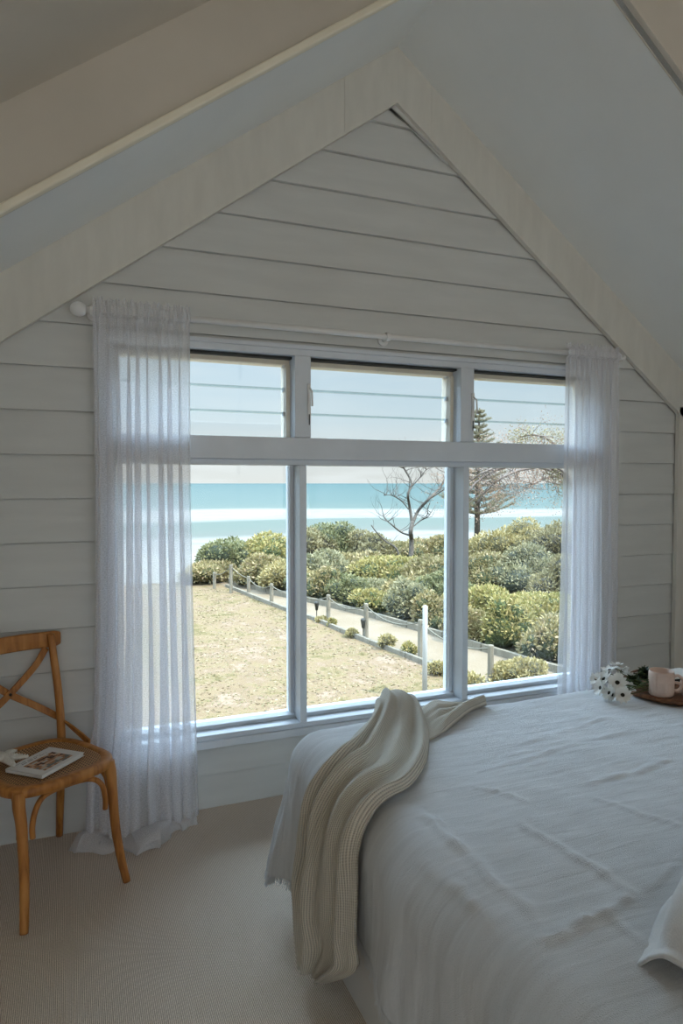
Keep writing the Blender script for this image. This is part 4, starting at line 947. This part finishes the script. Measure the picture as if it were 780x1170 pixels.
# trees
def branch_tree(mb, p, d, L, r, depth, rnd, spread=.6, shrink=.74, droop=0, kids=(2, 3), tips=None, seg=5, upb=.12):
    pts = [p]; q = p.copy(); dd = d.copy(); rr = [r]
    for k in range(seg):
        dd = (dd+Vector((rnd.uniform(-1, 1), rnd.uniform(-1, 1), rnd.uniform(-1, 1)+droop))*.17+Vector((0, 0, upb*.3))).normalized(); q = q+dd*(L/seg); pts.append(q.copy()); rr.append(r*(1-.38*(k+1)/seg))
    mb.tube(pts, rr, 6 if r > .02 else 4, cap=False)
    if depth == 0:
        if tips is not None: tips.append((q.copy(), dd.copy()))
        return
    for k in range(rnd.randint(*kids)):
        ax = Vector((rnd.uniform(-1, 1), rnd.uniform(-1, 1), rnd.uniform(-.3, 1))).normalized(); nd = (dd+ax*spread).normalized()
        base = pts[-1] if k < 2 else pts[rnd.randint(2, seg)]
        branch_tree(mb, base, nd, L*shrink*rnd.uniform(.8, 1.15), rr[-1]*.82 if k == 0 else rr[-1]*.62, depth-1, rnd, spread, shrink, droop, kids, tips, seg, upb)
def leaves_at(tips, n, rad, leaf, seed, mat, parent, narrow=.4):
    rnd = np.random.default_rng(seed); T = np.array([t[0][:] for t in tips]); idx = rnd.integers(0, len(T), n); p = T[idx]+rnd.normal(size=(n, 3))*rad
    ax = rnd.normal(size=(n, 3)); ax /= np.linalg.norm(ax, axis=1)[:, None]; sd = np.cross(ax, rnd.normal(size=(n, 3))); sd /= np.linalg.norm(sd, axis=1)[:, None]; L = leaf*rnd.uniform(.6, 1.3, size=(n, 1)); Wd = L*narrow*.5
    V = np.stack([p, p+ax*L*.45+sd*Wd, p+ax*L, p+ax*L*.45-sd*Wd], 1).reshape(-1, 3); return add_np('foliage', V, np.arange(n*4).reshape(-1, 4), mat, parent)
# bare tree in the central pane: limbs follow what the photograph shows
def rel(px, py, Y, base): return at(px, py, Y)-base
b0 = at(466, 640, 25.5); b0.z = GZ
t1 = empty('bare_tree', b0); tag(t1, 'leafless grey tree with crooked limbs in the central pane', 'tree')
rnd = random.Random(4); mb = MB()
def limb(pts, Y, r0, r1, mb, dys=None, base=b0):
    P = [rel(px, py, Y+(dys[i] if dys else .25*math.sin(i*2.1)), base) for i, (px, py) in enumerate(pts)]; C = catmull(P, 5); n_ = len(C)
    mb.tube(C, [r0+(r1-r0)*k/n_ for k in range(n_)], 7, cap=True); return C
def twigs(C, n_, L, rnd, mb, r=.016, depth=3, up_=.4):
    for k in range(n_):
        i = rnd.randint(len(C)//4, len(C)-1); d = Vector((rnd.uniform(-1, 1), rnd.uniform(-.6, .6), rnd.uniform(-.2, 1)*up_+.2)).normalized(); branch_tree(mb, C[i], d, L*rnd.uniform(.5, 1.1), r, depth, rnd, .7, .66, kids=(2, 2), seg=4)
trunk = limb([(469, 650), (470, 618), (469, 608), (471, 596)], 25.5, .11, .085, mb)
mb.build('trunk', M['deadwood'], t1, smooth=True)
for spec, r0, nt_ in [([(471, 600), (468, 580), (466, 565), (470, 552), (463, 538), (459, 532)], .07, 18), ([(471, 598), (478, 583), (490, 570), (500, 560), (508, 548), (515, 530), (518, 515)], .075, 20),
                 ([(469, 612), (458, 608), (448, 600), (440, 593), (437, 586)], .045, 11), ([(467, 582), (458, 572), (447, 566), (438, 566)], .03, 12), ([(490, 570), (503, 562), (512, 556), (522, 548)], .04, 12),
                 ([(470, 556), (480, 545), (487, 536)], .03, 9), ([(469, 604), (480, 595), (489, 590), (497, 578)], .03, 9)]:
    mb = MB(); C = limb(spec, 25.5, r0, r0*.35, mb); twigs(C, nt_, .62, rnd, mb); mb.build('branch', M['deadwood'], t1, smooth=True)
mb = MB(); g0 = at(455, 618, 25); g0.z = at(455, 632, 25).z
# fallen limb on the shrub tops
f0 = at(455, 632, 24.6); fb = empty('fallen_branch', f0); tag(fb, 'grey dead branch leaning over the shrubs left of the bare tree', 'branch')
C = catmull([Vector((0, 0, -1.6)), Vector((0, 0, 0)), at(440, 618, 24.8)-f0, at(430, 608, 24.9)-f0, at(424, 600, 25)-f0], 5); mb.tube(C, [.05-.03*k/len(C) for k in range(len(C))], 6); twigs(C, 4, .4, rnd, mb, .012, 1); mb.build('limb', M['deadwood'], fb, smooth=True)

# second bare-branched tree behind the right pane, branches arching left
b2 = at(676, 600, 19.5); b2.z = GZ
t2 = empty('spreading_tree', b2); tag(t2, 'spreading tree with pinkish bare branches and sparse brown leaves arching into the right pane', 'tree')
rnd = random.Random(12); mb = MB(); tp = []
C0 = [rel(px, py, 19.5, b2) for px, py in ((676, 700), (674, 640), (668, 590), (662, 560))]; mb.tube(catmull(C0, 5), .16, 8); mb.build('trunk', M['bark'], t2, smooth=True)
for spec, r0, nt_, YY in [([(662, 565), (640, 540), (615, 532), (590, 531), (565, 538), (545, 550), (532, 566)], .085, 46, 19.5), ([(662, 560), (636, 534), (600, 536), (575, 545), (556, 560), (545, 575)], .06, 30, 19.0),
                      ([(662, 565), (645, 548), (628, 545), (612, 552), (600, 558)], .05, 16, 19.8), ([(664, 560), (650, 530), (630, 505), (610, 497), (592, 500)], .07, 10, 20), ([(628, 537), (596, 530), (570, 533), (548, 542), (530, 556), (516, 566)], .05, 26, 19.2)]:
    mb = MB(); C = catmull([rel(px, py, YY+.3*math.sin(i*1.7), b2) for i, (px, py) in enumerate(spec)], 5); mb.tube(C, [r0*(1-.7*k/len(C)) for k in range(len(C))], 6)
    for k in range(nt_):
        i = rnd.randint(4, len(C)-1); d = Vector((rnd.uniform(-1, .7), rnd.uniform(-.6, .6), rnd.uniform(-.8, .5))).normalized(); branch_tree(mb, C[i], d, .52*rnd.uniform(.6, 1.2), .017, 3, rnd, .7, .7, kids=(2, 2), tips=tp, seg=4, droop=-.3)
    mb.build('branch', M['pinkbark'], t2, smooth=True)
leaves_at(tp, 7000, .13, .065, 5, LEAF['rust'], t2)
T3 = [(rel(px, py, 19.8, b2), 0) for px, py in ((618, 502), (628, 497), (640, 500), (605, 500), (596, 497), (634, 545), (642, 540), (640, 552), (628, 538), (648, 560), (590, 501))]
leaves_at(T3, 2200, .20, .09, 9, LEAF['olive'], t2)

# Norfolk pine
b3 = at(545, 600, 40); b3.z = -5.2
t3 = empty('norfolk_pine', b3); tag(t3, 'dark green whorled pine rising behind the bare branches in the right pane', 'tree')
top = at(548, 466, 40)-b3; Hn = top.z; mb = MB(); mb.tube([(0, 0, 0), (0, 0, Hn*.5), (.1, 0, Hn)], [.26, .17, .03], 10); mb.build('trunk', M['bark'], t3, smooth=True)
rnd = random.Random(21); NV = []; mb = MB()
z = Hn*.38; lev = 0
while z < Hn-.15:
    f = (z-Hn*.38)/(Hn*.62); Lb_ = 2.5*(1-f)**.75*rnd.uniform(.8, 1.1)+.15; nbr = 7
    for k in range(nbr):
        a = 2*PI*(k+lev*.37)/nbr+rnd.uniform(-.2, .2); L = Lb_*rnd.uniform(.7, 1.1); d = Vector((math.cos(a), math.sin(a), 0))
        pts = [Vector((0, 0, z))+d*(L*t)+Vector((0, 0, L*(.10*t+.22*t*t))) for t in np.linspace(0, 1, 7)]; mb.tube(pts, [.035*(1-.7*t) for t in np.linspace(0, 1, 7)], 5)
        for t in np.linspace(.22, 1, max(6, int(L*9))):
            c = Vector((0, 0, z))+d*(L*t)+Vector((0, 0, L*(.10*t+.22*t*t)))
            for s in (-1, 1):
                sd = Vector((-d.y*s, d.x*s, 0)); l2 = (.20+.34*(1-t))*min(1, L)
                for w in range(8):
                    b = c+(sd*.75+d*.5)*(l2*w/8)+Vector((0, 0, rnd.uniform(-.02, .06))); q = Vector((rnd.uniform(-1, 1), rnd.uniform(-1, 1), rnd.uniform(-.2, 1.2))).normalized()*rnd.uniform(.10, .17); e_ = q.cross(Vector((rnd.uniform(-1, 1), rnd.uniform(-1, 1), .3))).normalized()*.017
                    NV += [b-e_, b+e_, b+q+e_*.4, b+q-e_*.4]
    z += rnd.uniform(.42, .58)*(1-.35*f); lev += 1
mb.build('branches', M['bark'], t3, smooth=True)
V = np.array([v[:] for v in NV]); add_np('needles', V, np.arange(len(V)).reshape(-1, 4), LEAF['pine'], t3)

# ------------------------------------------------------------------ light
wd = bpy.data.worlds.new('sky'); sc.world = wd; wd.use_nodes = True; t = wd.node_tree; bg = t.nodes['Background']
tc = t.nodes.new('ShaderNodeTexCoord'); sp = t.nodes.new('ShaderNodeSeparateXYZ'); t.links.new(tc.outputs['Generated'], sp.inputs[0])
col = ramp(t, sp.outputs[2], [(0, rgb(226, 228, 226)), (.045, rgb(222, 228, 230)), (.10, rgb(204, 222, 232)), (.22, rgb(184, 209, 228)), (.4, rgb(178, 205, 232)), (1, rgb(178, 205, 232))])
mpn = t.nodes.new('ShaderNodeMapping'); mpn.inputs['Scale'].default_value = (2, 2, 14); t.links.new(tc.outputs['Generated'], mpn.inputs[0])
nn = N(t, 'ShaderNodeTexNoise', Scale=3, Detail=6); t.links.new(mpn.outputs[0], nn.inputs[0])
cl = ramp(t, nn.outputs[0], [(.42, (0, 0, 0, 1)), (.62, (1, 1, 1, 1))])
msk = ramp(t, sp.outputs[2], [(0, (.9, .9, .9, 1)), (.035, (.8, .8, .8, 1)), (.07, (.12, .12, .12, 1)), (.3, (.2, .2, .2, 1))])
mm = N(t, 'ShaderNodeMath', _operation='MULTIPLY'); t.links.new(cl, mm.inputs[0]); t.links.new(msk, mm.inputs[1])
mx = N(t, 'ShaderNodeMix', _data_type='RGBA'); t.links.new(mm.outputs[0], mx.inputs[0]); t.links.new(col, mx.inputs[6]); mx.inputs[7].default_value = rgb(236, 240, 241)
t.links.new(mx.outputs[2], bg.inputs[0])
# the high sky is brighter than the band above the sea
st = ramp(t, sp.outputs[2], [(0, (.092, .092, .092, 1)), (.19, (.094, .094, .094, 1)), (.42, (1, 1, 1, 1))]); mlt = N(t, 'ShaderNodeMath', _operation='MULTIPLY'); mlt.inputs[1].default_value = 11.4
t.links.new(st, mlt.inputs[0]); t.links.new(mlt.outputs[0], bg.inputs[1])
sun = bpy.data.lights.new('sun', 'SUN'); sun.energy = 8.0; sun.angle = .02; sun.color = (1, .95, .86); so = bpy.data.objects.new('sun', sun); COL.objects.link(so)
so.rotation_euler = Vector((-.55, .75, -1.25)).to_track_quat('-Z', 'Y').to_euler()
for i, (a, b_) in enumerate(RW):  # area lamps added as room fill, standing in for light through unseen rear windows
    al = bpy.data.lights.new('rear_window_fill', 'AREA'); al.shape = 'RECTANGLE'; al.size = b_-a-.1; al.size_y = rz1-rz0-.1; al.energy = 10; al.color = (1, .985, .96)
    ao = bpy.data.objects.new('rear_window_fill', al); COL.objects.link(ao); ao.location = ((a+b_)/2, -3.36, (rz0+rz1)/2); ao.rotation_euler = (PI/2+.25, 0, 0)
